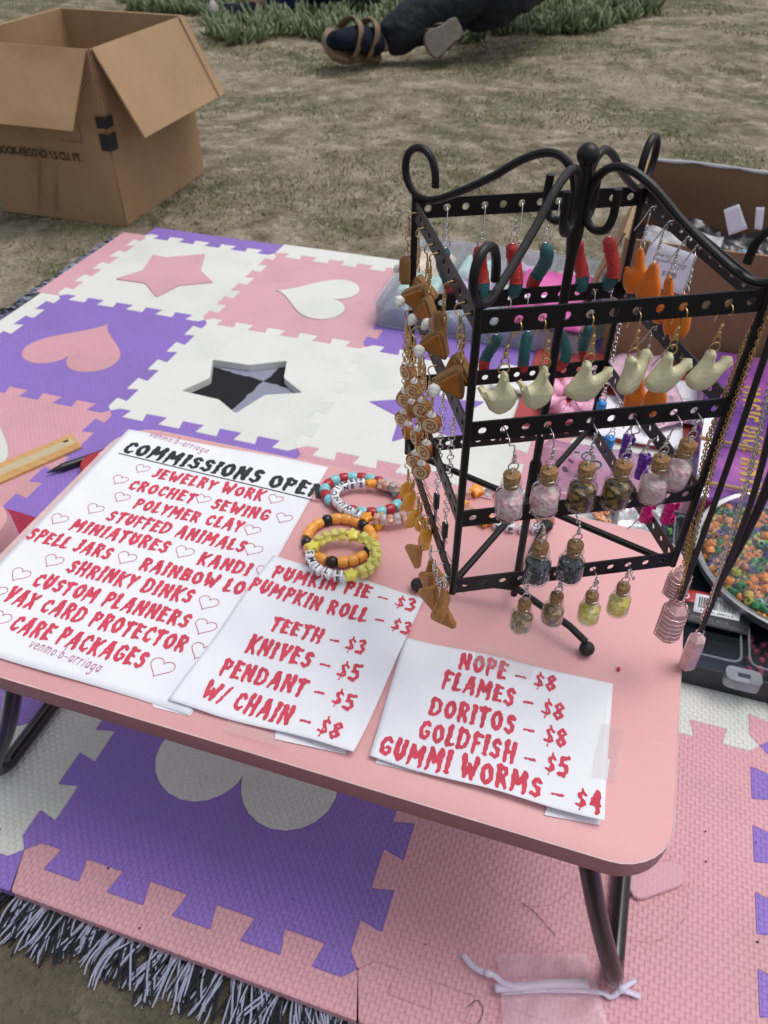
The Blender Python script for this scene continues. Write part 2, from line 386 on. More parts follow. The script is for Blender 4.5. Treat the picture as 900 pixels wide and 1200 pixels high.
for i in range(900):
    if i < 420: x, y = random.uniform(.2, .95), random.uniform(-1.75, -1.29)
    else: x, y = wedge()
    if not offmat(x, y): continue
    r = random.choice([.0012, .0018, .0028, .005]); m.sphere((x, y, gz(x, y) + r * .3), r, 6, (1, random.uniform(.6, 1), .6), jit=.8)
tag(m.build('gravel', plain('small_pebbles', (.20, .165, .12), .85, var=.5, scale=8), ang=180), 'small pebbles and soil crumbs lying on the ground', 'gravel', kind='stuff')

# ice plant: thick finger leaves
def ice(n, region, name, label):
    m = MB()
    for i in range(n):
        x, y = region(); z = gz(x, y); s_ = random.uniform(.55, 1.25)
        for k in range(random.randint(5, 8)):
            a = random.uniform(0, 2 * pi); tl = random.uniform(.1, 1.3); L = random.uniform(.03, .095) * s_
            d = Vector((cos(a) * tl, sin(a) * tl, 1)).normalized(); up = Vector((cos(a), sin(a), 0)) * -.2 * L
            b = Vector((x + random.uniform(-.03, .03), y + random.uniform(-.03, .03), z + random.uniform(0, .02)))
            m.tube([b, b + d * L * .4, b + d * L * .8 + up * .3, b + d * L + up * .6], [.005 * s_, .0085 * s_, .0055 * s_, .001], 5)
    return tag(m.build(name, M['ice'], ang=180), label, 'ice plant', kind='stuff')
t = NT('ice_plant_leaf'); t.base(t.ramp(t.noise(7, 5, .8), [(.3, (.045, .075, .032)), (.46, (.12, .165, .08)), (.62, (.22, .25, .135)), (.76, (.20, .12, .085))]), .45); M['ice'] = t.m
def oldfront(x): return 1.86 + .13 * sin(x * 7) + .33 * (x + .87) if x < .0 else 2.28 + .08 * sin(x * 9) + .18 * x
def reg1():
    while True:
        x = random.uniform(150, 790); b_ = 20 if x < 245 else 50 + 6 * sin(x * .05) if x < 560 else 44 - (x - 560) * .02 if x < 770 else 20
        if x > 690: b_ -= (x - 690) * .25
        y = b_ - (random.random() ** 1.5) * 90; q = at(x, y, -.02)
        if q.y < 4.4: return q.x, q.y
ice(1000, reg1, 'ice_plant', 'grey green ice plant with upright finger leaves edging the bare soil')
def reg2(): return random.uniform(-1.75, -1.1), random.uniform(2.6, 4.2)
ice(110, reg2, 'ice_plant', 'dark ice plant leaves behind the tall open cardboard box')

# ------------------------------------------------------------------ rug
T = .305
def m_rug():
    t = NT('checked_cotton'); mp = t.n('Mapping'); t.l(t.co(), mp.inputs[0]); mp.inputs['Rotation'].default_value = (0, 0, radians(8)); mp.inputs['Location'].default_value = (.02, .045, 0)
    nz = t.n('TexNoise', Scale=60.0); t.l(t.co(), nz.inputs['Vector']); vm = t.n('VectorMath', operation='MULTIPLY_ADD'); t.l(nz.outputs['Color'], vm.inputs[0]); vm.inputs[1].default_value = (.012, .012, 0); t.l(mp.outputs[0], vm.inputs[2])
    ck = t.n('TexChecker', Scale=1 / .105); t.l(vm.outputs[0], ck.inputs['Vector']); ck.inputs[1].default_value = (.014, .014, .02, 1); ck.inputs[2].default_value = (.45, .47, .62, 1)
    t.base(ck.outputs[0], .95); w1 = t.n('TexWave', Scale=260.0); t.l(t.co(), w1.inputs['Vector']); t.bump(w1.outputs['Fac'], .0012); return t.m
rug = thing('rug', 'black and pale lilac checked cotton rug with yarn fringe, lying under the foam mats', 'rug', (.5, -.5, -.0165))
m = MB(); m.box((1.12, -.612, -.0143), (2.36, 1.272, .004)); rugm = m_rug(); m.build('woven_cloth', rugm, rug)
lt, dk = MB(), MB()
def strand(m, b, d, L, c1, c2, r=.0010):
    a = Vector((-d.y, d.x, 0)); p = [b]; q = b.copy(); zb = random.uniform(0, .006)
    for k in range(1, 8):
        t = k / 7; cur = c1 * t + c2 * sin(t * 3.1); q = q + (d * cos(cur) + a * sin(cur)) * (L / 7)
        p.append(Vector((q.x, q.y, max(-.0192, b.z + zb * sin(t * 2.6) - t * .0055))))
    m.tube(p, [r] * 7 + [r * .6], 4, caps=False)
for side in range(2):
    x = (.35 if side == 0 else -.62); lim = 1.9 if side == 0 else .0
    while x < lim:
        tw = random.uniform(-.3, .3); L = random.uniform(.028, .044); C1 = random.uniform(-.7, .7); C2 = random.uniform(-.4, .4); mixp = random.choice([.35, .5, .5, .7])
        for j in range(17):
            o_ = random.uniform(-1, 1)
            if side == 0: b = Vector((x + o_ * .0042, -1.247 + random.uniform(-.002, .002), -.0132 + random.uniform(0, .002))); d = Vector((sin(tw + o_ * .12), -cos(tw + o_ * .12), 0))
            else: b = Vector((-.060, x + o_ * .0042, -.0132 + random.uniform(0, .002))); d = Vector((-cos(tw), sin(tw) - .3, 0)).normalized()
            strand(lt if random.random() < mixp else dk, b, d, L * random.uniform(.75, 1.1) * (1 if side == 0 else .75), C1 + random.uniform(-.3, .3), C2 + random.uniform(-.3, .3))
        x += random.uniform(.0085, .013)
tag(lt.build('pale_fringe', plain('pale_lilac_yarn', (.33, .35, .47), .9, bump=.0006, bscale=900), rug, ang=180), 'pale lilac yarn strands of the fringe', kind='stuff')
tag(dk.build('dark_fringe', plain('black_yarn', (.012, .013, .022), .9), rug, ang=180), 'black yarn strands of the fringe', kind='stuff')

# ------------------------------------------------------------------ foam mats
DEP = .031
def edge_line(horizontal):
    """points (t, s) of a shared toothed edge between two tiles, t in 0..1"""
    sg = -1 if horizontal else 1; pts = []
    pts.append((.037, sg * DEP))
    for k in range(9):
        t0 = .0925 + .1 * k; cur = sg if k % 2 == 0 else -sg
        pts += [(t0 + .007, cur * DEP), (t0 - .007, -cur * DEP)]
    last = -sg
    pts.append((.967, last * DEP)); return pts
HE, VE = edge_line(True), edge_line(False)
def hpath(i, j): return [(i, j)] + [(i + t, j + s) for t, s in HE] + [(i + 1, j)]     # left -> right along v=j (s: +v)
def vpath(i, j): return [(i, j)] + [(i + s, j + t) for t, s in VE] + [(i, j + 1)]
def G(u, v): return (u * T, -v * T)
def tile_outline(i, j, flat=()):
    L = hpath(i, j)[:-1] + vpath(i + 1, j)[:-1] + hpath(i, j + 1)[::-1][:-1] + vpath(i, j)[::-1][:-1]
    return L
def build_pad(m, L, holes, z0=-.0118, z1=0.0, gr=.0007):
    out = rounded([G(*p) for p in L], .0013)
    hs_ = [rounded([G(*p) for p in h], .004 if len(h) < 15 else .0006) for h in holes]
    m.prism(out, hs_, ((z0, .0), (z1 - gr, .0), (z1, gr)))
def heart(cu, cv, ang=0, s=.0184):
    P = []
    for k in range(48):
        t = 2 * pi * k / 48; x = 16 * sin(t) ** 3; y = 13 * cos(t) - 5 * cos(2 * t) - 2 * cos(3 * t) - cos(4 * t)
        x, y = x * s, y * s; P.append((cu + x * cos(ang) - y * sin(ang), cv + x * sin(ang) + y * cos(ang)))
    return P
def star(cu, cv, R_, r_, a0):
    return [(cu + (R_ if k % 2 == 0 else r_) * cos(a0 + k * pi / 5), cv + (R_ if k % 2 == 0 else r_) * sin(a0 + k * pi / 5)) for k in range(10)]
starA = [(.235, .285), (.345, .299), (.562, .167), (.657, .407), (.818, .54), (.634, .647), (.582, .834), (.415, .688), (.202, .694), (.302, .526)]
starD = [(1.252, 1.395), (1.468, 1.385), (1.64, 1.28), (1.694, 1.447), (1.841, 1.55), (1.667, 1.629), (1.6, 1.827), (1.465, 1.74), (1.245, 1.727), (1.326, 1.569)]
TILES = [ # i, j, colour, insert kind, outline, insert colour, label
 (0, 0, 'white_flat', 'star', starA, 'pink_flat', 'white foam tile with a pink star standing slightly proud, by the tall cardboard box'),
 (1, 0, 'pink_flat', 'heart', heart(1.535, .52, -pi / 2, .0172), 'white_flat', 'pink foam tile with a white heart, left of the clear craft cases'),
 (2, 0, 'purple', 'heart', heart(2.5, .5), 'pink', 'purple foam tile lying under the clear craft cases'),
 (3, 0, 'white', 'heart', heart(3.5, .5), 'purple', 'white foam tile under the brown box at the back right'),
 (0, 1, 'purple', 'heart', heart(.49, 1.52, 0, .0178), 'pink', 'purple foam tile with a pink heart at the left of the photo'),
 (1, 1, 'white_flat', None, starD, None, 'white foam tile with an empty star hole that shows the checked rug'),
 (2, 1, 'white_flat', 'star', star(2.5, 1.52, .31, .15, pi), 'purple', 'white foam tile with a purple star, left of the earring stand'),
 (3, 1, 'pink', 'heart', heart(3.5, 1.5), 'white', 'pink foam tile under the brick red folder'),
 (0, 2, 'pink', 'heart', heart(.49, 2.48), 'white', 'pink foam tile with a white heart under the wooden ruler'),
 (1, 2, 'purple', 'star', star(1.5, 2.5, .31, .15, 0), 'pink', 'purple foam tile under the black pen and the table corner'),
 (2, 2, 'pink', 'star', star(2.5, 2.5, .31, .15, 0), 'white', 'pink foam tile seen just behind the bead bracelets'),
 (3, 2, 'white', 'heart', heart(3.5, 2.4), 'purple', 'white foam tile reaching from under the table to the dark organizer box'),
 (4, 2, 'pink', 'heart', heart(4.5, 2.5), 'white', 'pink foam tile under the dark organizer box at the right edge'),
 (4, 1, 'purple', 'heart', heart(4.5, 1.5), 'white', 'purple foam tile under the purple kit box'),
 (4, 0, 'pink', 'heart', heart(4.5, .5), 'white', 'pink foam tile farthest back at the right'),
 (1, 3, 'white', 'heart', heart(1.5, 3.47), 'purple', 'white foam tile with a purple heart, under the left table leg'),
 (2, 3, 'purple', 'heart', heart(2.49, 3.51, 0, .0184), 'white', 'purple foam tile with a white heart, in front of the table'),
 (3, 3, 'pink', 'heart', heart(3.5, 3.50), 'pink', 'pink foam tile with a pink insert, under the right table leg'),
 (4, 3, 'purple', 'heart', heart(4.5, 3.5), 'white', 'purple foam tile with only its teeth in view at the right edge'),
 (0, 3, 'purple', 'heart', heart(.5, 3.5), 'white', 'purple foam tile at the left under the pink cup'),
]
for (i, j, c, kind, ol, ic, lab) in TILES:
    r = thing('foam_tile', lab, 'foam tile', (*G(i + .5, j + .5), -.012), 'interlocking foam tiles laid in a square grid')
    m = MB(); build_pad(m, tile_outline(i, j), [ol], gr=.0004 if (i, j) == (3, 3) else .0007); m.build('tile_body', M['foam_' + c], r, ang=25)
    if kind:
        up = .0022 if (i, j) in ((0, 0), (1, 0)) else .0004; gr = .0002 if (i, j) == (3, 3) else .0007; up = .0001 if (i, j) == (3, 3) else up
        m = MB(); o_ = rounded([G(*p) for p in ol], .004 if kind == 'star' else .0006)
        m.prism(o_, (), ((-.0118, 0), (up - gr, 0), (up, gr))); ins = m.build(kind + '_insert', M['foam_' + ic], r, ang=25)
# border strips
def strip(side, k, c, lab, wd=.11):
    if side == 'near': L = hpath(k, 4) + [(k + 1.035, 4 + wd), (k + .04, 4 + wd)]
    if side == 'far': L = hpath(k, 0) + [(k + 1, -wd), (k, -wd)]
    if side == 'left': L = vpath(0, k) + [(-wd, k + 1), (-wd, k)]
    r = thing('border_strip', lab, 'border strip', (*G(*L[0]), -.012), 'toothed foam border strips')
    m = MB(); build_pad(m, L, []); m.build('strip_body', M['foam_' + c], r, ang=25)
strip('near', 1, 'purple', 'purple foam border strip at the near left corner of the mat'); strip('near', 2, 'pink', 'pink foam border strip along the purple tile, above the fringe')
strip('near', 3, 'pink', 'pink foam border strip beside the small organza bag'); strip('near', 4, 'purple', 'purple foam border strip at the near right corner')
strip('far', 0, 'purple', 'purple foam border strip behind the tile with the pink star', .15); strip('far', 1, 'white_flat', 'white foam border strip behind the tile with the white heart', .17)
strip('far', 2, 'pink', 'pink foam border strip behind the clear craft cases', .17); strip('far', 3, 'purple', 'purple foam border strip behind the brown box', .17)
strip('left', 0, 'pink_flat', 'pink foam border strip nearest the tall cardboard box', .17); strip('left', 1, 'white_flat', 'white foam border strip left of the tile with the pink heart', .13)
strip('left', 2, 'purple', 'purple foam border strip outside the ruler', .13); strip('near', 0, 'pink', 'pink foam border strip at the far left below the frame')
# loose offcut, hairs
m = MB(); q = [at(x, y, .004) for x, y in ((728, 1012), (795, 1008), (806, 1035), (742, 1058))]
m.prism(rounded([(p.x, p.y) for p in q], .012, 4), (), ((.0005, 0), (.004, 0), (.005, .001)))
tag(m.build('foam_scrap', M['foam_pink_flat'], ang=30), 'loose pink foam corner lying on the pink tile behind the table leg', 'foam scrap')

# ------------------------------------------------------------------ table
H = .21
def rr(x0, x1, y0, y1, r, k=8):
    P = []
    for (cx, cy, a0) in ((x1 - r, y1 - r, 0), (x0 + r, y1 - r, 90), (x0 + r, y0 + r, 180), (x1 - r, y0 + r, 270)):
        for j in range(k + 1): t = radians(a0 + 90 * j / k); P.append((cx + r * cos(t), cy + r * sin(t)))
    return P
TX0, TX1, TY0, TY1 = .556, 1.0985, -1.1855, -.884
tbl = thing('folding_table', 'low pink folding lap table with rounded corners and black tube legs', 'table', (.83, -1.03, 0))
m = MB(); m.prism(rr(TX0, TX1, TY0, TY1, .036), (), ((H - .0005, .0), (H, .0006))); m.build('tabletop', M['table'], tbl, ang=50)
m = MB(); m.prism(rr(TX0, TX1, TY0, TY1, .036), (), ((H - .0175, .0008), (H - .0165, 0), (H - .0006, 0))); m.build('edge_band', M['table_edge'], tbl, ang=50)
m = MB(); m.prism(rr(TX0, TX1, TY0, TY1, .036), [inset(ccw(rr(TX0, TX1, TY0, TY1, .036)), .0006)], ((H - .0006, -.0002), (H + .0000, -.0002), (H + .0002, .0003))); m.build('white_trim', plain('pale_trim', (.60, .42, .42), .5), tbl)
for s_, xt, xb in ((-1, .62, .548), (1, 1.045, 1.103)):
    yf, yr = -1.150, -.925; zt = H - .020
    P = [(xt, yf, zt), (xt + (xb - xt) * .5, yf - .012, zt * .5), (xb - s_ * .004, yf - .022, .028), (xb, yf - .010, .0085), (xb, yf + .02, .0075), (xb, yr - .02, .0075), (xb, yr + .012, .0085), (xb - s_ * .004, yr + .022, .028), (xt + (xb - xt) * .5, yr + .012, zt * .5), (xt, yr, zt)]
    m = MB(); m.tube(smoothpath(P, 5), .0072, 12); lg = m.build('leg', M['black_leg'], tbl)
    m = MB()
    for yy in (yf, yr): m.rbox((xt - s_ * .004, yy, H - .0202), (.034, .022, .005), .002)
    m.build('hinge_plate', M['rubber'], lg)

# ------------------------------------------------------------------ drippy lettering made as flat print
G_ = {}
def g(ch, w, *st): G_[ch] = (w, st)
b, s1, k1 = .135, .10, .075
g('A', .66, ([(.10, .0), (.22, .45), (.34, .93)], .06, .13), ([(.34, .93), (.46, .5), (.56, .02)], .15, .09), ([(.2, .32), (.46, .34)], .07, .07))
g('B', .60, ([(.14, .95), (.15, .05)], .12, .10), ([(.14, .93), (.42, .86), (.44, .66), (.2, .53)], .1, .09), ([(.2, .53), (.49, .42), (.47, .12), (.14, .06)], .1, .1))
g('C', .56, ([(.46, .76), (.36, .93), (.18, .82), (.13, .5), (.18, .17), (.36, .06), (.48, .22)], .10, .08))
g('D', .66, ([(.13, .95), (.13, .05)], .12, .09), ([(.14, .94), (.38, .91), (.53, .70), (.54, .32), (.38, .09), (.14, .05)], .085, .085))
g('E', .52, ([(.14, .95), (.14, .06)], .13, .11), ([(.14, .93), (.44, .90)], .08, .09), ([(.14, .52), (.38, .53)], .075, .07), ([(.14, .06), (.46, .10)], .08, .07))
g('F', .50, ([(.15, .95), (.15, .0)], .13, .07), ([(.15, .92), (.44, .89)], .09, .09), ([(.15, .53), (.37, .52)], .08, .07))
g('G', .62, ([(.47, .80), (.35, .93), (.17, .82), (.12, .5), (.18, .16), (.36, .07), (.50, .2), (.51, .42), (.36, .44)], .1, .08))
g('H', .64, ([(.14, .97), (.15, .03)], .13, .08), ([(.50, .97), (.50, .0)], .12, .08), ([(.15, .5), (.5, .52)], .08, .08))
g('I', .30, ([(.15, .97), (.15, .02)], .13, .08), ([(.06, .92), (.24, .94)], .07, .07), ([(.07, .06), (.23, .05)], .06, .06))
g('J', .46, ([(.33, .95), (.33, .3), (.22, .07), (.08, .16)], .13, .07), ([(.18, .93), (.40, .94)], .07, .06))
g('K', .60, ([(.14, .97), (.15, .0)], .13, .09), ([(.50, .95), (.22, .48)], .10, .08), ([(.24, .52), (.50, .02)], .10, .08))
g('L', .48, ([(.15, .96), (.14, .08)], .13, .11), ([(.14, .07), (.43, .12)], .09, .07))
g('M', .80, ([(.12, .0), (.16, .92)], .07, .12), ([(.16, .92), (.39, .38)], .12, .09), ([(.39, .38), (.62, .93)], .09, .12), ([(.62, .93), (.67, .0)], .13, .08))
g('N', .66, ([(.13, .0), (.14, .93)], .08, .12), ([(.14, .93), (.50, .1)], .12, .09), ([(.51, .97), (.52, .06)], .12, .09))
g('O', .62, ([(.31, .93), (.15, .78), (.12, .46), (.2, .14), (.34, .06), (.49, .22), (.51, .55), (.44, .82), (.31, .93)], .10, .10))
g('P', .56, ([(.14, .95), (.15, .0)], .13, .07), ([(.14, .93), (.40, .90), (.46, .68), (.36, .48), (.16, .44)], .10, .08))
g('R', .60, ([(.14, .95), (.15, .0)], .13, .08), ([(.14, .93), (.40, .90), (.46, .72), (.36, .52), (.16, .48)], .10, .08), ([(.28, .48), (.51, .02)], .11, .07))
g('S', .54, ([(.44, .80), (.30, .94), (.14, .80), (.2, .60), (.38, .46), (.44, .24), (.28, .05), (.09, .18)], .09, .09))
g('T', .56, ([(.28, .92), (.28, .0)], .13, .08), ([(.07, .90), (.49, .93)], .10, .10), ([(.09, .9), (.08, .72)], .07, .04))
g('U', .60, ([(.14, .96), (.14, .3), (.30, .06), (.46, .28), (.47, .96)], .12, .11))
g('V', .60, ([(.12, .96), (.30, .04)], .13, .08), ([(.49, .96), (.30, .04)], .11, .08))
g('W', .84, ([(.11, .96), (.24, .05)], .13, .08), ([(.24, .05), (.42, .62)], .08, .09), ([(.42, .62), (.58, .05)], .09, .08), ([(.58, .05), (.73, .96)], .09, .12))
g('X', .60, ([(.12, .96), (.50, .03)], .12, .08), ([(.49, .95), (.11, .02)], .10, .09))
g('Y', .58, ([(.11, .96), (.29, .5)], .12, .1), ([(.48, .96), (.29, .5), (.27, .0)], .11, .07))
g('3', .52, ([(.10, .84), (.28, .94), (.42, .76), (.24, .54)], .08, .08), ([(.24, .54), (.45, .34), (.36, .08), (.09, .12)], .09, .09))
g('4', .54, ([(.34, .95), (.10, .36), (.46, .34)], .08, .08), ([(.37, .9), (.37, .0)], .11, .09))
g('5', .52, ([(.43, .93), (.15, .90), (.14, .56), (.36, .56), (.45, .32), (.32, .07), (.09, .14)], .09, .09))
g('8', .54, ([(.27, .94), (.11, .77), (.27, .54), (.44, .75), (.27, .94)], .07, .07), ([(.27, .52), (.09, .28), (.27, .06), (.47, .28), (.27, .52)], .08, .08))
g('$', .52, ([(.42, .74), (.28, .84), (.13, .72), (.2, .56), (.37, .44), (.42, .26), (.26, .14), (.08, .24)], .062, .062), ([(.27, 1.02), (.25, -.04)], .035, .035))
g('/', .40, ([(.34, .96), (.06, .02)], .07, .07)); g('-', .62, ([(.10, .45), (.52, .47)], .06, .055))
TH = {}
def th(ch, w, *st): TH[ch] = (w, [(s, .03, .03) for s in st])
th('v', .42, [(.05, .5), (.2, .02), (.36, .5)]); th('e', .44, [(.06, .28), (.36, .3), (.3, .5), (.12, .48), (.06, .2), (.18, .0), (.38, .08)]); th('n', .44, [(.06, .5), (.06, 0)], [(.06, .35), (.2, .5), (.34, .4), (.34, 0)])
th('m', .66, [(.06, .5), (.06, 0)], [(.06, .36), (.17, .5), (.28, .38), (.28, 0)], [(.28, .36), (.42, .5), (.54, .38), (.54, 0)]); th('o', .42, [(.2, .5), (.05, .3), (.1, .04), (.24, .0), (.36, .2), (.32, .44), (.2, .5)])
th(':', .2, [(.08, .1), (.1, .1)], [(.08, .42), (.1, .42)]); th('b', .42, [(.06, .95), (.06, 0), (.28, .02), (.34, .26), (.24, .48), (.06, .36)]); th('-', .36, [(.04, .25), (.3, .26)])
th('a', .44, [(.32, .46), (.12, .48), (.05, .2), (.16, 0), (.32, .16)], [(.33, .5), (.34, 0)]); th('r', .34, [(.06, .5), (.06, 0)], [(.06, .32), (.16, .48), (.28, .46)]); th('i', .18, [(.08, .5), (.08, 0)], [(.08, .68), (.08, .7)])
th('g', .44, [(.32, .46), (.12, .48), (.05, .2), (.16, 0), (.32, .16)], [(.33, .5), (.33, -.3), (.16, -.42), (.05, -.3)])
def sdf_mesh(width, strokes, cell=.034, wob=.022, ph=0, lo=-.2, hi=1.15):
    xs = np.arange(-.12, width + .16, cell); ys = np.arange(lo, hi, cell); X, Y = np.meshgrid(xs, ys); D = np.full(X.shape, 9.0)
    for (pl, r0, r1) in strokes:
        n = len(pl) - 1
        for i in range(n):
            (x0, y0), (x1, y1) = pl[i], pl[i + 1]; dx, dy = x1 - x0, y1 - y0; L2 = dx * dx + dy * dy + 1e-9
            t = np.clip(((X - x0) * dx + (Y - y0) * dy) / L2, 0, 1); r = (r0 + (r1 - r0) * (i + t) / n) * (1.10 if wob else 1.15)
            D = np.minimum(D, np.hypot(X - x0 - t * dx, Y - y0 - t * dy) - r)
    if wob: D = D + wob * np.sin(13 * X + ph) * np.sin(11 * Y + 2.1 * ph) + wob * .6 * np.sin(23 * X + 17 * Y + 3 * ph)
    V = []; F = []; cache = {}
    def vert(key, p):
        if key not in cache: cache[key] = len(V); V.append(p)
        return cache[key]
    ny, nx = D.shape; ins = D < 0; any_ = ins[:-1, :-1] | ins[1:, :-1] | ins[:-1, 1:] | ins[1:, 1:]
    for j, i in zip(*np.nonzero(any_)):
        cs = [(j, i), (j, i + 1), (j + 1, i + 1), (j + 1, i)]; poly = []
        for k in range(4):
            a, c_ = cs[k], cs[(k + 1) % 4]; da, dc = D[a], D[c_]
            if da < 0: poly.append(vert(a, (xs[a[1]], ys[a[0]])))
            if (da < 0) != (dc < 0):
                t = da / (da - dc); key = (min(a, c_), max(a, c_)); poly.append(vert(key, (xs[a[1]] + t * (xs[c_[1]] - xs[a[1]]), ys[a[0]] + t * (ys[c_[0]] - ys[a[0]]))))
        if len(poly) >= 3: F.append(tuple(poly))
    return V, F
GC = {}
def glyph(ch, thin):
    v = random.randrange(3); key = (ch, thin, v)
    if key not in GC:
        w_, st = (TH if thin else G_)[ch]
        if not thin:
            st = list(st); random.seed(hash((ord(ch), v)) & 255)
            x = random.uniform(.12, max(.14, w_ - .16)); 
        GC[key] = (w_, sdf_mesh(w_, st, .028 if thin else .034, 0 if thin else .022, v * 2.1 + ord(ch), -.5 if thin else -.2))
        random.seed(ord(ch) * 7 + v)
    return GC[key]
def write(m, text, s, e, hgt, zf, thin=False, lift=.0004):
    """lay out text from s to e (world x,y), cap height hgt, z from zf(x,y)"""
    gap = .10 if thin else .085; W = 0
    for ch in text: W += .34 if ch == ' ' else (TH if thin else G_)[ch][0] + gap
    W -= gap; d = Vector((e.x - s.x, e.y - s.y)); k = d.length / W; d.normalize(); pr = Vector((-d.y, d.x)); x = 0
    for ch in text:
        if ch == ' ': x += .34; continue
        w_, (V, F) = glyph(ch, thin); ro = random.uniform(-.05, .05); hv = random.uniform(.94, 1.07); dy = random.uniform(-.03, .03) * (0 if thin else 1)
        vs = []
        for (a, c_) in V:
            a2 = a - w_ / 2; u = (a2 * cos(ro) - c_ * sin(ro) * hgt / k * .5) + w_ / 2 + x; q = (c_ * hv + dy) * hgt
            X = s.x + d.x * u * k + pr.x * q; Y = s.y + d.y * u * k + pr.y * q; vs.append((X, Y, zf(X, Y) + lift))
        m.add(vs, F); x += w_ + gap
# ------------------------------------------------------------------ papers
def sheet_height(kind):
    def f(x, y):
        z = H + .0007
        if kind == 1: z += .0009 * max(0, noise.noise(Vector((x * 9, y * 9, 2)))) + .0016 * max(0, min(1, (-1.10 - y) / .07)) ** 2 * (0.5 + .5 * sin(x * 40))
        if kind == 2: z += .0020 + .006 * max(0, min(1, (-1.135 - y) / .04)) ** 2 * max(0, min(1, (x - .80) / .1)) + .0010 * sin((x + y) * 60)
        if kind == 3: z += .0012 + .008 * max(0, min(1, (-1.125 - y) / .045)) ** 2 * (.35 + .65 * max(0, min(1, (x - .97) / .09))) + .0007 * sin(x * 70 + y * 20)
        return z
    return f
def paper(kind, corners, label, lines, hts, extra=None):
    zf = sheet_height(kind); P = [Vector((at(x, y, H + .001).x, at(x, y, H + .001).y, 0)) for x, y in corners]
    if kind == 1: P[3] = Vector((.5635, -1.172, 0))
    r = thing('paper_sign', label, 'paper sign', (P[0].x, P[0].y, H), 'printed price and service lists on the table')
    def fn(u, v):
        p = (P[0] * (1 - u) + P[1] * u) * (1 - v) + (P[3] * (1 - u) + P[2] * u) * v
        e_ = .0006 * sin(u * 9 + kind) * (1 if v in (0, 1) else 0); return (p.x, p.y + e_, zf(p.x, p.y))
    m = MB(); m.grid(fn, 40, 40); m.f = [f[::-1] for f in m.f]; m.build('sheet', M['paper'], r, ang=180, thick=.00025)
    for (txt, s, e, col, thin, hh) in lines:
        m = MB(); s, e = at(*s, H + .001), at(*e, H + .001); write(m, txt, s, e, hh, zf, thin); m.build('lettering', M[col], r, smooth=False)
    return r, zf
def z6(x, y): return (x / 2, y / 2 + 500)
c1 = [(150, 503), (385, 547), (222, 838), (-63, 768)]
def L6(t, a, b_, col='red_ink', thin=False, h=.0135): return (t, z6(*a), z6(*b_), col, thin, h)
lines1 = [L6('venmo:b-arriaga', (348, 22), (485, 62), 'pink_ink', True, .011), L6('COMMISSIONS OPEN', (282, 58), (750, 169), 'black_ink', h=.0180),
 L6('JEWELRY WORK', (352, 117), (612, 175)), L6('CROCHET', (296, 145), (450, 180)), L6('SEWING', (490, 191), (625, 222)), L6('POLYMER CLAY', (308, 190), (562, 248)),
 L6('STUFFED ANIMALS', (245, 218), (567, 296)), L6('MINIATURES', (160, 240), (387, 297)), L6('KANDI', (458, 320), (580, 350)), L6('SPELL JARS', (56, 262), (252, 312)),
 L6('RAINBOW LOOM', (322, 333), (628, 411)), L6('SHRINKY DINKS', (150, 340), (442, 415), h=.0142), L6('CUSTOM PLANNERS', (70, 372), (435, 472), h=.0142), L6('VAX CARD PROTECTOR', (2, 408), (427, 530), h=.0145),
 L6('CARE PACKAGES', (16, 476), (330, 568), h=.015), L6('venmo:b-arriaga', (65, 518), (232, 578), 'pink_ink', True, .011)]
p1, zf1 = paper(1, c1, 'large white sign headed COMMISSIONS OPEN in black with services in red', lines1, .0135)
m = MB(); a, b_ = at(*z6(277, 63), H + .001), at(*z6(748, 177), H + .001)
m.grid(lambda u, v: (a.x + (b_.x - a.x) * u, a.y + (b_.y - a.y) * u + .0011 * v, zf1(a.x + (b_.x - a.x) * u, a.y) + .0005), 30, 1); m.build('underline', M['black_ink'], p1, smooth=False)
for (hx, hy, sc) in ((333, 98, .9), (645, 170, .9), (281, 124, .95), (475, 169, .9), (665, 214, .95), (285, 165, .95), (590, 242, .95), (222, 192, 1), (592, 287, 1.05), (138, 216, 1), (431, 293, 1.05), (620, 340, 1), (296, 307, 1.05), (125, 314, 1.05), (487, 412, 1.05), (47, 346, 1.05), (480, 468, 1.1), (-8, 385, 1.05), (472, 525, 1.1), (378, 564, 1.2), (0, 450, 1.1)):
    cc = at(*z6(hx, hy), H + .001); m = MB(); P = []
    for k in range(30):
        t = 2 * pi * k / 30; x = 16 * sin(t) ** 3; y = 13 * cos(t) - 5 * cos(2 * t) - 2 * cos(3 * t) - cos(4 * t); s_ = .00050 * sc; aa = -.12
        X, Y = cc.x + (x * cos(aa) - y * sin(aa)) * s_, cc.y + (x * sin(aa) + y * cos(aa)) * s_ * .92; P.append((X, Y, zf1(X, Y) + .0003))
    m.tube(P, .00032, 4, closed=True); m.build('heart_outline', M['heart_ink'], p1, ang=180)
m = MB(); cA, cB = at(197, 823, H + .001), at(497, 703, H + .001)
lines2 = [('PUMKIN PIE - $3', (317, 677), (484, 718), 'red_ink', False, .0132), ('PUMPKIN ROLL - $3', (290, 693), (478, 747), 'red_ink', False, .0135), ('TEETH - $3', (315, 740), (425, 769), 'red_ink', False, .0138),
 ('KNIVES - $5', (286, 765), (417, 801), 'red_ink', False, .0145), ('PENDANT - $5', (255, 791), (411, 835), 'red_ink', False, .0145), ('W/ CHAIN - $8', (234, 819), (395, 873), 'red_ink', False, .0150)]
p2, zf2 = paper(2, [(320, 652), (497, 702), (415, 886), (197, 823)], 'white price list starting with PUMKIN PIE, between the other two signs', lines2, .015)
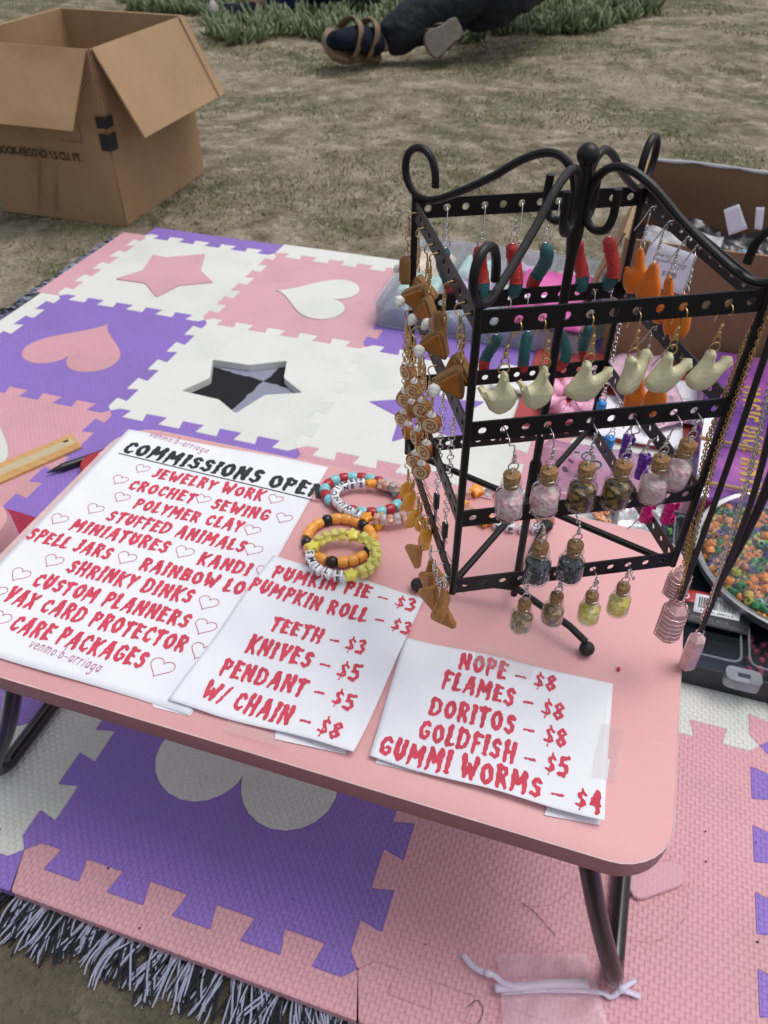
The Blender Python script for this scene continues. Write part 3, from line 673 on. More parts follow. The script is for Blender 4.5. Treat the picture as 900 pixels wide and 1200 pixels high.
lines3 = [('NOPE - $8', (536, 784), (650, 812), 'red_ink', False, .0145), ('FLAMES - $8', (516, 806), (659, 845), 'red_ink', False, .0145), ('DORITOS - $8', (501, 837), (663, 878), 'red_ink', False, .0148),
 ('GOLDFISH - $5', (488, 865), (664, 914), 'red_ink', False, .0148), ('GUMMI WORMS - $4', (441, 886), (702, 960), 'red_ink', False, .0155)]
p3, zf3 = paper(3, [(474, 747), (718, 802), (706, 968), (433, 889)], 'white price list starting with NOPE, nearest the rounded table corner', lines3, .016)
def underlayer(par, q, z):
    m = MB(); P = [at(x, y, H + .001) for x, y in q]; m.add([(p.x, p.y, z) for p in P], [(0, 1, 2, 3)]); m.build('folded_layer', M['paper'], par, smooth=False, thick=.0003)
underlayer(p3, [(470, 800), (495, 812), (492, 906), (440, 894)], H + .0008); underlayer(p3, [(660, 880), (715, 890), (703, 967), (638, 955)], H + .0009)
underlayer(p2, [(330, 800), (420, 800), (405, 884), (322, 866)], H + .0010)
underlayer(p1, [(150, 770), (250, 800), (222, 839), (180, 828)], H + .0005)
def tape(par, q, zf):
    m = MB(); P = [at(x, y, H + .001) for x, y in q]
    m.grid(lambda u, v: (lambda p: (p.x, p.y, (zf(p.x, p.y) if zf else H) + .0009))((P[0] * (1 - u) + P[1] * u) * (1 - v) + (P[3] * (1 - u) + P[2] * u) * v), 8, 6); m.build('clear_tape', M['tape'], par, ang=180)
tape(p3, [(560, 757), (628, 774), (622, 798), (553, 780)], zf3); tape(p3, [(704, 850), (735, 854), (722, 918), (692, 914)], zf3); tape(p2, [(268, 846), (335, 868), (330, 880), (262, 858)], zf2)

# ------------------------------------------------------------------ earring stand
CX, CY, SW, TH0 = .9707, -1.0046, .1435, radians(27.64); LV = {4: .4944, 3: .433, 2: .3734, 1: .3189}
ex, ey = Vector((cos(TH0), sin(TH0), 0)), Vector((-sin(TH0), cos(TH0), 0)); CC = Vector((CX, CY, 0))
cor = {'A': CC - ex * SW / 2 + ey * SW / 2, 'B': CC - ex * SW / 2 - ey * SW / 2, 'C': CC + ex * SW / 2 - ey * SW / 2, 'D': CC + ex * SW / 2 + ey * SW / 2}
st = thing('earring_stand', 'black metal four sided earring stand with perforated bands and curled top', 'jewelry stand', (CX, CY, H))
FACE = {'front': ('B', 'C', ex, -ey), 'right': ('C', 'D', ey, ex), 'back': ('D', 'A', -ex, ey), 'left': ('A', 'B', -ey, -ex)}
def band_mesh():
    m = MB(); L = SW - .004; hh = .0058; holes = []
    for k in range(12):
        cx_ = -L / 2 + (k + .5) * L / 12; holes.append([(cx_ + .0023 * cos(t), .0023 * sin(t)) for t in [2 * pi * q / 12 for q in range(12)]])
    m.prism([(-L / 2, -hh), (L / 2, -hh), (L / 2, hh), (-L / 2, hh)], holes, ((-.0006, 0), (.0006, 0)), M=lambda p: Vector((p.x, p.z, p.y))); m.f = [f[::-1] for f in m.f]; return m.mesh('band', M['black'])
BM = band_mesh()
for fn_, (a, b_, dx, n) in FACE.items():
    mid = (cor[a] + cor[b_]) / 2
    for lv, z in LV.items():
        link('perforated_band', BM, st, mid + Vector((0, 0, z)) - st.location, (0, 0, atan2(dx.y, dx.x)))
for k, c in cor.items(): m = MB(); m.tube([c + Vector((0, 0, LV[1] - .0058)), c + Vector((0, 0, LV[4] + .009))], .0022, 10); m.build('corner_rod', M['black'], st)
for a, b_ in (('A', 'C'), ('B', 'D')): m = MB(); z = LV[1] - (.004 if a == 'A' else -.003); m.tube([cor[a] + Vector((0, 0, z)), cor[b_] + Vector((0, 0, z))], .0023, 8); m.build('cross_brace', M['black'], st)
post = MB(); post.lathe([(.0027, H + .012), (.0027, LV[1] - .02), (.0027, .5)], (CX, CY, 0), 12); post.lathe([(.0040, LV[1] - .012), (.0041, LV[1] + .03), (.0033, LV[1] + .032)], (CX, CY, 0), 12)
post.lathe([(.0028, .49), (.0040, .4995), (.0044, .505), (.0042, .532), (.0036, .5385)], (CX, CY, 0), 12); po = post.build('post', M['black'], st)
m = MB(); m.sphere((CX, CY, .5430), .0058, 18); m.build('ball_finial', M['black'], po, ang=180)
prof = [(.0185, .530), (.0188, .517), (.0165, .5095), (.0110, .5075), (.0055, .511), (.0035, .520), (.0060, .5315), (.0125, .539), (.0225, .5400), (.036, .5340), (.052, .5225), (.070, .5115), (.088, .5025), (.0985, .5020), (.1065, .5080), (.1090, .5175), (.1065, .5255), (.1000, .5290), (.0930, .5265), (.0890, .5190), (.0880, .5095)]
for k, c in cor.items():
    d = (c - CC).normalized(); m = MB(); m.tube(smoothpath([CC + d * r_ + Vector((0, 0, z)) for r_, z in prof], 4), .00225, 10); m.build('scroll', M['black'], st)
feet = [(1.031, -1.035), (.896, -1.012), (.982, -.911)]
for fx, fy in feet:
    m = MB(); f = Vector((fx, fy, 0)); d = (f - CC).normalized()
    m.tube([Vector((CX, CY, H + .020)), CC + d * .01 + Vector((0, 0, H + .0195)), CC + (f - CC) * .75 + Vector((0, 0, H + .0165)), f - d * .002 + Vector((0, 0, H + .0115))], .0027, 8); lg = m.build('foot_leg', M['black'], st)
    m = MB(); m.sphere((fx, fy, H + .0058), .0057, 14); m.build('foot_ball', M['rubber'], lg, ang=180)

# ---- charms (local: x along the face, y inward, z up, origin = top attachment)
def puffy(outline, th_, mat, name, n=3):
    L = rounded(outline, .0016, 3); m = MB(); t = th_
    m.prism(L, (), ((-t, t * .9), (-t * .75, t * .3), (0, 0), (t * .75, t * .3), (t, t * .9)), M=lambda p: Vector((p.x, p.z, p.y))); m.f = [f[::-1] for f in m.f]
    return m.mesh(name, mat, ang=70)
mm = .001
tooth = [(0, 1.5), (1.9, -.5), (2.8, -6), (5.4, -9.6), (7.8, -12), (7.6, -16), (5.2, -20.5), (1, -22.8), (-3, -23.4), (-7, -20.5), (-9.5, -15), (-13.6, -7.6), (-12.4, -6), (-8.4, -8.6), (-5.4, -10.2), (-3.2, -7), (-1.9, -1)]
tooth = [(x * mm * .95 + .0005, y * mm) for x, y in tooth]
toothB = [(0, 1.5), (2.6, 0), (3.0, -5), (4.2, -8.5), (8, -7), (11.5, -3.8), (14, -3.4), (14.2, -6), (11, -12), (7.5, -18.5), (3, -22), (-4, -21.5), (-9, -18), (-10, -14.5), (-6, -9), (-3, -4), (-2.4, 0)]
toothB = [(x * mm * .95 - .0008, y * mm) for x, y in toothB]
CH = {'toothA': puffy(tooth, .0034, M['cream'], 'tooth'), 'toothB': puffy(toothB, .0034, M['cream'], 'tooth')}
def jar_meshes():
    g_ = MB(); g_.lathe([(.0048, -.0068), (.0054, -.0074), (.0054, -.0086), (.0044, -.0098), (.0044, -.0112), (.0060, -.0130), (.0073, -.0148), (.0075, -.0162), (.00752, -.0172), (.00752, -.0265), (.0075, -.0276), (.0070, -.0290), (.0056, -.0300), (.0, -.0300)], seg=20)
    c = MB(); c.lathe([(.0, -.0022), (.0044, -.0024), (.0046, -.0032), (.0038, -.0105), (.0, -.0108)], seg=14)
    f = MB(); 
    def fr(z): return .0066
    prof_ = [(0.0, -.0292), (.0054, -.0291), (.0070, -.0272), (.0071, -.022), (.0070, -.0172), (.0045, -.0155), (0, -.0160)]
    f.lathe(prof_, seg=16)
    f.v = [tuple(Vector(p) + Vector((noise.noise(Vector(p) * 500), noise.noise(Vector(p) * 500 + Vector((9, 0, 0))), noise.noise(Vector(p) * 400 + Vector((0, 9, 0))) * 1.6)) * .0005) for p in f.v]
    e = MB(); e.tube([Vector((.0013 * cos(t), 0, .0002 + .0013 * sin(t))) for t in [2 * pi * k / 8 for k in range(8)]], .0004, 5, closed=True); e.tube([(0, 0, -.001), (0, 0, -.0035)], .0004, 5)
    return g_, c, f, e
jg, jc, jf, je = jar_meshes()
JG, JC, JE = jg.mesh('glass_bottle', M['glass'], ang=60), jc.mesh('cork', M['cork']), je.mesh('screw_eye', M['silver'], ang=180)
JF = {k: jf.mesh('contents_' + k, M['fill_' + k], ang=180) for k in ('pink', 'brown', 'dark', 'bronze', 'yellow')}
def wormmesh(seed, flip):
    rnd = random.Random(seed); L = .034; P = []; ph = rnd.uniform(0, 6); amp = rnd.uniform(.0015, .0042)
    for k in range(15): t = k / 14; P.append(Vector((amp * (sin(ph + t * 4.2) - sin(ph)), .003 * (sin(ph * 2 + t * 5) - sin(ph * 2)), -.0005 - L * t)))
    R_ = [.0045 * (1 + .05 * sin(k * 2.6)) * (.5 if k in (0, 14) else 1) for k in range(15)]; R_[1] = R_[13] = .0043
    a, b__ = MB(), MB(); ks = 9 + seed % 3; a.tube(P[:ks + 1], R_[:ks + 1], 12); b__.tube(P[ks:], R_[ks:], 12); A, B_ = ('worm_red', 'worm_teal') if flip else ('worm_teal', 'worm_red')
    return a.mesh('upper_half', M[A], ang=60), b__.mesh('lower_half', M[B_], ang=60)
flameA = [(0, 1), (2.5, -1), (3.8, -6), (6.2, -12), (6.8, -18), (4.5, -23), (2.8, -21), (1.6, -25), (-1.2, -26), (-2.4, -22), (-4.8, -24.5), (-6.8, -19), (-6, -12), (-3.6, -6), (-2.2, -1)]
flameB = [(0, 1.5), (2.4, 0), (2.8, -5), (1.2, -9), (4, -12), (5.5, -9), (6.8, -14), (6, -21), (2, -26), (-3.5, -25), (-6.4, -20), (-6.2, -13), (-3.4, -8.5), (-2.4, -3)]
CH['flameA'] = puffy([(x * mm, y * mm) for x, y in flameA], .0026, M['orange_clay'], 'flame'); CH['flameB'] = puffy([(x * mm, y * mm) for x, y in flameB], .0026, M['orange_clay'], 'flame')
def pie_meshes():
    tri = [(0, .5), (8.5, -15), (-8.5, -13)]; tri = rounded([(x * mm, y * mm) for x, y in tri], .0048, 5); a = MB()
    a.prism(tri, (), ((-.0036, .0008), (-.003, 0), (.0010, 0), (.0016, .0006)), M=lambda p: Vector((p.x, p.z, p.y))); a.f = [f[::-1] for f in a.f]
    c = MB(); t2 = rounded([(x * mm, y * mm) for x, y in [(0, -2.0), (6.6, -13.4), (-6.6, -12)]], .002, 4); c.prism(t2, (), ((.0015, .0), (.0024, .0006)), M=lambda p: Vector((p.x, -p.z - .0019 + .0001, p.y)))
    d = MB()
    for k, (r, z) in enumerate(((.0028, 0), (.0022, .0016), (.0013, .003))): d.sphere((-.0055 + .0002 * k, -.0045 - z * .6, -.0135 - z * .5), r, 10, (1, .8, .9))
    return a.mesh('crust', M['brown_clay'], ang=50), c.mesh('filling', M['pie'], ang=50), d.mesh('dollop', M['dollop'], ang=180)
PIE = pie_meshes()
def roll_meshes():
    a = MB(); Rx = Matrix.Rotation(radians(90), 3, 'X'); a.lathe([(.0, -.0030), (.0054, -.0030), (.0060, -.0024), (.0060, .0024), (.0054, .0030), (0, .0030)], (0, 0, -.0075), 16, Rx)
    c = MB(); P = [Vector(((.0006 + .0030 * t) * cos(t * 8.5), -.0033, -.0075 + (.0006 + .0030 * t) * sin(t * 8.5))) for t in [k / 22 for k in range(23)]]; c.tube(P, .0005, 6)
    e = MB(); e.lathe([(0, -.0033), (.0047, -.0033), (.0048, -.0030), (0, -.0030)], (0, 0, -.0075), 16, Matrix.Rotation(radians(-90), 3, 'X') @ Matrix.Diagonal((1, 1, 1)))
    d = MB()
    for k, (r, z) in enumerate(((.0030, 0), (.0024, .0016), (.0014, .0029))): d.sphere((0, -.0002, -.0022 + z * .6), r, 10, (1, 1, .7))
    return a.mesh('roll', M['roll'], ang=50), e.mesh('cream_filling', M['roll_cream'], ang=50), c.mesh('dough_spiral', M['roll'], ang=180), d.mesh('dollop', M['dollop'], ang=180)
ROLL = roll_meshes()
fish = [(0, 1), (2.4, -1.5), (4.2, -6), (4.4, -10), (2.6, -14.5), (-1.5, -18), (-3.2, -17.2), (-2.6, -13), (-4, -8.5), (-3, -3)]
CH['fish'] = puffy([(x * mm, y * mm) for x, y in fish], .0034, M['mustard'], 'clay_piece')
chip = [(0, 1), (6.5, -14), (5.5, -16.5), (-6.5, -15), (-7, -12.5)]; CH['chip'] = puffy([(x * 1.15 * mm, y * 1.15 * mm) for x, y in chip], .0019, M['chip'], 'chip')
knb = MB(); knb.prism(rounded([(-.0022, -.012), (.0022, -.012), (.0024, -.020), (.0, -.026), (-.0024, -.021)], .0008), (), ((-.0005, .0003), (.0005, .0003)), M=lambda p: Vector((p.x, p.z, p.y)))
knh = MB(); knh.rbox((0, 0, -.0062), (.0044, .0034, .0118), .0009)
KN = (knb.mesh('blade', plain('grey_blade_clay', (.30, .31, .33), .35, .4), ang=40), knh.mesh('handle', M['rubber']))
def flowerbead_mesh(col, name):
    m = MB()
    for q in range(2):
        zc = -.004 - q * .0115
        for k in range(5): t = 2 * pi * k / 5 + q; m.sphere((.0026 * cos(t), -.0035, zc + .0026 * sin(t)), .0019, 8, (1, .6, 1))
        m.sphere((0, -.0045, zc), .0012, 8); m.lathe([(.0018, .0036), (.0036, .0030), (.0036, -.0030), (.0018, -.0036)], (0, 0, zc), 12)
    m.lathe([(.0016, .0026), (.0033, .002), (.0033, -.002), (.0016, -.0026)], (0, 0, -.0100), 12)
    return m.mesh(name, M[col], ang=60)
for k, c in (('bead_blue', (.02, .27, .68)), ('bead_violet', (.12, .02, .36)), ('bead_magenta', (.72, .01, .22))): M[k] = plain(k, c, .22, var=.25, scale=260)
FB = {k: flowerbead_mesh('bead_' + k, 'flower_beads') for k in ('blue', 'violet', 'magenta')}

def hook_chain(root, P, face, lv, metal, big=True, single_ring=True):
    """wire hook through the nearest band hole, bead and rings down to P; P world attach point; root at P with rz"""
    a, b_, dx, n = FACE[face]; mid = (cor[a] + cor[b_]) / 2; L = SW - .004
    s_ = (P - mid).dot(dx); k = max(0, min(11, round((s_ + L / 2) / (L / 12) - .5))); hs_ = -L / 2 + (k + .5) * L / 12; xh = hs_ - s_
    zt = LV[lv] - P.z; yo = (P - mid).dot(n)      # outward offset of P; local y is inward so the band is at +yo
    R1 = .0028; z0 = min(zt - .006, .0052 if big else .0036); m = MB()
    # rings from the charm top
    m.tube([Vector((R1 * cos(t), 0, R1 * .85 + R1 * sin(t))) for t in [2 * pi * q / 12 for q in range(12)]], .00042, 5, closed=True, mi=0)
    top = 2 * R1; room = zt - .014 - top
    nr = int(max(0, room) / .0036)
    for q in range(nr):
        zc = top + .0009 + q * .0034; rx = q % 2
        m.tube([Vector((.0019 * cos(t) * (1 - rx) , .0019 * cos(t) * rx, zc + .0019 * sin(t))) for t in [2 * pi * w_ / 9 for w_ in range(9)]], .0004, 4, closed=True)
    top += nr * .0034
    hk = MB(); xa = xh * .6
    hk.tube([(0, 0, top - .0008), (0, 0, top + .001)], .0010, 7); hk.sphere((0, 0, top + .0014), .0013, 8); hk.tube([(0, 0, top + .0026), (xa * .2, 0, top + .0062)], .00085, 7)
    pth = [(xa * .2, 0, top + .0058), (xa * .5, -.0004, (top + zt) * .5 + .003), (xh, -.0016 - yo * 0, zt - .0035), (xh, -.0010, zt - .0003), (xh, yo, zt + .0006), (xh + .0003, yo + .003, zt - .0012), (xh + .0012, yo + .0062, zt - .008), (xh + .0022, yo + .0095, zt - .0145)]
    hk.tube(smoothpath(pth, 4), .00042, 5)
    o1 = link('rings', m.mesh('rings', M[metal], ang=180), root); o2 = link('ear_hook', hk.mesh('ear_hook', M[metal], ang=180), root)
def earring(kind, face, lv, px_, label, cat, group, metal, off=.0035, tilt=0, sc=1, parts=None, yaw=0):
    a, b_, dx, n = FACE[face]; mid = (cor[a] + cor[b_]) / 2 + n * off
    P = onplane(px_[0], px_[1], mid, n)
    r = thing(kind, label, cat, P, group, atan2(dx.y, dx.x)); hook_chain(r, P, face, lv, metal)
    subs = []
    par = r
    for i, (nm, me) in enumerate(parts):
        o = link(nm, me, par, (0, 0, 0), (0, tilt, yaw) if i == 0 else None, sc if i == 0 else None)
        if i == 0: par = o
    return r
ORD = ['first', 'second', 'third', 'fourth', 'fifth', 'sixth', 'seventh', 'eighth', 'ninth', 'tenth', 'eleventh', 'twelfth', 'thirteenth']
for i, (x, y, k) in enumerate(((590, 437, 'A'), (638, 431, 'A'), (690, 425, 'B'), (741, 419, 'B'), (786, 415, 'B'), (836, 412, 'B'))):
    earring('tooth_earring', 'front', 4, (x, y), f'cream clay tooth earring, {ORD[i]} from left on the front top band', 'earring', 'cream tooth earrings on the front of the stand', 'gold', parts=[('tooth', CH['tooth' + k])], tilt=(-.05, .08, -.05, -.32, 0, .06)[i], yaw=(0, .1, -.1, .5, .0, .1)[i])
JW = {'pink': 'pale pink crystals', 'brown': 'dark amber flakes', 'dark': 'black glitter', 'bronze': 'bronze leaf flakes', 'yellow': 'pale yellow crystals'}
for (x, y, k, lv, s_, wh) in ((601, 551, 'pink', 3, 1, 'farthest left in the upper row of jars'), (645, 546, 'pink', 3, 1, 'second from left in the upper row of jars'), (690, 541, 'brown', 3, 1, 'left amber one in the upper row'), (733, 539, 'brown', 3, 1, 'right amber one in the upper row'), (777, 532, 'pink', 3, 1, 'fifth from left in the upper row of jars'), (810, 514, 'pink', 3, 1, 'farthest right in the upper row'),
    (635, 634, 'dark', 2, 1, 'left one of the black pair in the middle row'), (676, 633, 'dark', 2, 1, 'right one of the black pair in the middle row'), (616, 702, 'bronze', 1, .87, 'lower left, hanging lowest of all'), (654, 694, 'bronze', 1, .87, 'second from left in the bottom row'), (695, 693, 'yellow', 1, .87, 'left yellow one'), (732, 683, 'yellow', 1, .87, 'right yellow one')):
    r = earring('jar_earring', 'front', lv, (x, y), f'tiny corked jar of {JW[k]}, {wh}', 'jar earring', 'corked jar earrings on the front of the stand', 'silver', .0085, random.uniform(-.05, .05) if x != 810 else .12, s_ * 1.07, [('glass_bottle', JG)])
    gb = [o for o in r.children if o.name.startswith('glass')][0]
    link('cork', JC, gb); c = link('contents', JF[k], gb); c.rotation_euler = (0, 0, random.uniform(0, 6)); link('screw_eye', JE, gb)
for i, (x, y, lv, fl) in enumerate(((522, 290, 4, 0), (564, 289, 4, 1), (601, 285, 4, 1), (639, 284, 4, 0), (678, 281, 4, 1), (714, 277, 4, 1), (582, 392, 3, 0), (619, 388, 3, 0), (655, 385, 3, 0), (690, 380, 3, 0))):
    a_, b2 = wormmesh(i * 3 + 1, fl); top = i < 6
    earring('gummy_worm_earring', 'back', lv, (x, y), f'red and teal gummy worm earring, {ORD[i if top else i - 6]} from left on the {"top" if top else "second"} back band', 'earring', 'gummy worm earrings on the back of the stand', 'silver', .004, 0, 1 if top else .9, [('upper_half', a_), ('lower_half', b2)])
for i, (x, y, lv, k) in enumerate(((752, 292, 4, 'B'), (768, 308, 4, 'A'), (786, 325, 4, 'B'), (803, 345, 4, 'A'), (752, 440, 3, 'B'), (775, 442, 3, 'A'))):
    earring('flame_earring', 'right', lv, (x, y), f'orange clay flame earring, {ORD[i if i < 4 else i - 4]} from the back on the {"top" if i < 4 else "second"} right band', 'earring', 'orange flame earrings on the right of the stand', 'silver', -.004, 0, 1.15, [('flame', CH['flame' + k])], yaw=(1.25, .9, 1.5, 1.2, 1.3, 1.3)[i])
for i, (x, y, f, lv, c) in enumerate(((706, 470, 'back', 3, 'blue'), (716, 512, 'back', 2, 'blue'), (737, 510, 'right', 2, 'violet'), (756, 533, 'right', 2, 'violet'), (762, 585, 'right', 1, 'magenta'), (788, 585, 'right', 2, 'magenta'))):
    earring('flower_bead_earring', f, lv, (x, y), f'glossy {c} flower bead earring, {"left" if i % 2 == 0 else "right"} one of the {c} pair behind the jars', 'earring', 'flower bead earrings behind the jars', 'silver', -.004, 0, 1.0, [('flower_beads', FB[c])])
PG = 'pumpkin pie earrings on the left side of the stand'
for i, (x, y, lv, yw, tl) in enumerate(((478, 298, 4, -.9, .3), (490, 318, 4, .5, -.4), (500, 330, 4, .9, .5), (503, 343, 4, .2, 0), (520, 362, 4, -.6, .3), (519, 380, 4, .9, .25), (537, 408, 4, .4, -.2), (541, 425, 4, 1.1, .35))):
    earring('pie_earring', 'left', lv, (x, y), f'brown pie slice earring with white dollop, {ORD[i]} from the back, top left row', 'earring', PG, 'gold', .004, tl, 1.22, [('crust', PIE[0]), ('filling', PIE[1]), ('dollop', PIE[2])], yaw=yw * .7 + .45)
for i, (x, y, lv, yw) in enumerate(((479, 424, 3, .9), (486, 444, 3, .7), (475, 456, 3, 1.1), (495, 466, 3, .6), (483, 468, 3, .3), (506, 483, 3, .9), (473, 480, 3, 1.3), (478, 494, 3, .8), (490, 500, 3, .5), (500, 516, 3, .8), (487, 528, 3, .6), (494, 540, 3, .9))):
    earring('roll_earring', 'left', lv, (x, y), f'rust brown swiss roll earring with cream spiral, {ORD[i]} from the top, left cluster', 'earring', 'pumpkin roll earrings on the left side of the stand', 'gold', .0045, 0, 1.02, [('roll', ROLL[0]), ('cream_filling', ROLL[1]), ('dough_spiral', ROLL[2]), ('dollop', ROLL[3])], yaw=yw + random.uniform(-.7, .5))
for i, (x, y) in enumerate(((478, 566), (484, 577), (481, 583), (490, 598), (493, 606), (501, 621), (497, 628))):
    earring('goldfish_earring', 'left', 1, (x, y), f'mustard yellow clay fish earring, {ORD[i]} from the top in the low left row', 'earring', 'mustard fish earrings on the lower left of the stand', 'gold', .004, .35, 1.2, [('clay_piece', CH['fish'])], yaw=random.uniform(-.5, .9))
for i, (x, y, yw) in enumerate(((494, 641, .4), (504, 655, .9), (508, 672, .3), (512, 686, .6), (521, 690, -.5), (516, 700, .8))):
    a, b_, dx, n = FACE['left']; P = onplane(x, y, cor['B'] + n * .006, n)
    earring('chip_earring', 'left', 1, (x, y), f'tan clay corn chip earring, {ORD[i]} from the top below the front left corner', 'earring', 'corn chip earrings at the lower left corner of the stand', 'silver', .006, (.5, -.3, .4, .3, .1, -.2)[i], 1.25, [('chip', CH['chip'])], yaw=yw)
for i, (x, y) in enumerate(((512, 578), (522, 612))):
    earring('knife_earring', 'left', 3, (x, y), f'grey knife earring with black handle on a long silver chain, {"back" if i == 0 else "front"} one', 'earring', 'knife earrings on the left side of the stand', 'silver', -.002, 0, 1.05, [('blade', KN[0]), ('handle', KN[1])])

# ---- necklaces from the right front corner
cp = cor['C'] + (cor['C'] - CC).normalized() * .0065
quartz = gel('rose_quartz', (.62, .36, .37), .0, .2); quartz2 = gel('pale_rose_quartz', (.68, .45, .45), .0, .2)
def crystal(m, top, L, r, seg=6, tw=0):
    m.lathe([(r * .45, 0), (r * .92, -L * .10), (r, -L * .25), (r * .98, -L * .86), (r * .72, -L * .97), (r * .3, -L)], top, seg, Matrix.Rotation(tw, 3, 'Z'))
def chain(m, a, b_, n, r, link_r=.0012):
    a, b_ = Vector(a), Vector(b_); d = (b_ - a).normalized(); u, v = frame_of(d)
    for k in range(n):
        c = a.lerp(b_, (k + .5) / n); w_ = u if k % 2 else v; c = c + u * random.uniform(-1, 1) * .0003
        m.tube([c + d * link_r * 1.45 * cos(t) + w_ * link_r * sin(t) for t in [2 * pi * q / 7 for q in range(7)]], r, 4, closed=True)
def neck(label, endpx, strands, kind, L, r, wire, off):
    n = -ey; base = cp + ex * off[0] - ey * off[1]; P = onplane(endpx[0], endpx[1], base, n)
    R_ = thing('necklace', label, 'necklace', P, 'necklaces hanging from the right corner of the stand')
    top = Vector((P.x, P.y, .508))
    for (mat, dx_, cordr) in strands:
        m = MB(); t0 = cp + Vector((dx_ * .5, 0, .012 + .51 - cp.z)); t0 = Vector((cp.x + dx_ * .6, cp.y + abs(dx_) * .2, .5115)); t1 = P + Vector((0, 0, .004)); md = t0.lerp(t1, .5) + Vector((dx_, 0, 0))
        if cordr: m.tube(smoothpath([t0, md, t1], 8), cordr, 8); m.build('cord', M['cordm'], R_)
        else:
            pts = smoothpath([t0, md, t1], 2)
            for q in range(len(pts) - 1): chain(m, pts[q], pts[q + 1], int((pts[q + 1] - pts[q]).length / .0022), .00045, .0014)
            m.build('chain', M[mat], R_, ang=180)
    m = MB(); m.tube([P + Vector((.0026 * cos(t), 0, .0015 + .0026 * sin(t))) for t in [2 * pi * q / 12 for q in range(12)]], .0005, 5, closed=True); m.build('bail', M['rose_wire' if wire else 'silver'], R_, ang=180)
    m = MB(); crystal(m, P - Vector((0, 0, .002)), L, r, 6, .4); cr = m.build('crystal', quartz if wire else quartz2, R_, ang=20)
    if wire:
        m = MB(); pts = []
        for k in range(80): t = k / 79; rr_ = r * (1.0 if .12 < t < .95 else .75); pts.append(P + Vector((rr_ * cos(k * .63), rr_ * sin(k * .63), -.002 - L * .95 * t)))
        m.tube(pts, .00045, 4); m.build('wire_wrap', M['rose_wire'], cr, ang=180)
M['cordm'] = plain('black_cord', (.010, .008, .010), .5, bump=.0002, bscale=900)
neck('black cord and gold chain necklace with large wire wrapped rose quartz pendant', (795, 707), [(None, .001, .0018), ('gold', -.0050, 0)], 0, .033, .0085, True, (0, .004))
neck('gold chain necklace with small peach quartz pendant behind the larger wrapped one', (800, 668), [('gold', -.0085, 0)], 0, .023, .0075, True, (-.004, -.006))
neck('silver chain and black cord necklace with a smooth unwrapped pale quartz point', (820, 742), [('silver', .0035, 0), (None, .0075, .0019)], 0, .036, .0064, False, (.002, .003))
neck('long black cord necklace hanging outermost at the right corner', (829, 712), [(None, .0115, .0017), (None, .0135, .0017)], 0, .010, .002, False, (.006, -.004))

# ------------------------------------------------------------------ bracelets
def pony(r=.0042, l=.0034): r *= .93; return [(r * .45, -l), (r * .85, -l), (r, -l * .45), (r, l * .45), (r * .85, l), (r * .45, l), (r * .42, 0), (r * .45, -l)]
BM_ = {}
def bead_mesh(kind, mat):
    k = (kind, mat)
    if k in BM_: return BM_[k]
    m = MB(); Ry = Matrix.Rotation(radians(90), 3, 'Y')
    if kind == 'pony': m.lathe(pony(), (0, 0, 0), 14, Ry)
    if kind == 'ball': m.sphere((0, 0, 0), .0042, 12)
    if kind == 'cube': m.rbox((0, 0, 0), (.0072, .0072, .0072), .001)
    if kind in ('star', 'tstar'):
        R_ = .0062 if kind == 'star' else .0056; pts = [((R_ if q % 2 == 0 else R_ * .58) * cos(q * pi / 5), (R_ if q % 2 == 0 else R_ * .58) * sin(q * pi / 5)) for q in range(10)]
        ax = (lambda p: Vector((p.x, p.y, p.z))) if kind == 'star' else (lambda p: Vector((p.z, p.x, p.y)))
        m.prism(rounded(pts, .0012), (), ((-.0026, .0006), (-.002, 0), (.002, 0), (.0026, .0006)), M=ax)
    BM_[k] = m.mesh(kind + '_bead', M[mat], ang=55); return BM_[k]
M['b_turq'] = plain('turquoise_bead', (.20, .55, .60), .25, var=.06); M['b_red'] = plain('dark_red_bead', (.38, .02, .03), .3, var=.1); M['b_orange'] = plain('orange_bead', (.80, .34, .06), .25, var=.1)
M['b_black'] = plain('black_bead', (.012, .012, .014), .25); M['b_white'] = plain('white_letter_bead', (.78, .78, .84), .3, var=.04); M['b_ystar'] = plain('yellow_star_bead', (.78, .70, .10), .3)
M['b_yel'] = gel('yellow_jelly_bead', (.90, .84, .22), .35, .2); M['b_peach'] = gel('peach_jelly_bead', (.85, .50, .40), .4, .2); M['b_clear'] = gel('clear_jelly_bead', (.80, .78, .78), .6, .15); M['b_ostar'] = plain('orange_star_bead', (.85, .33, .03), .3)
def bfont(txt, size, mat, name, parent, mtx, extr=.0, bold=0.0, align='CENTER'):
    cu = bpy.data.curves.new(name, 'FONT'); cu.body = txt; cu.size = size; cu.extrude = extr; cu.offset = bold; cu.align_x = align; cu.align_y = 'CENTER'; cu.resolution_u = 3
    tmp = bpy.data.objects.new('tmp', cu); COL.objects.link(tmp); dg = bpy.context.evaluated_depsgraph_get(); me = bpy.data.meshes.new_from_object(tmp.evaluated_get(dg)); bpy.data.objects.remove(tmp); bpy.data.curves.remove(cu)
    me.name = name; me.materials.clear(); me.materials.append(mat); o = link(name, me, parent); 
    o.matrix_local = mtx; return o
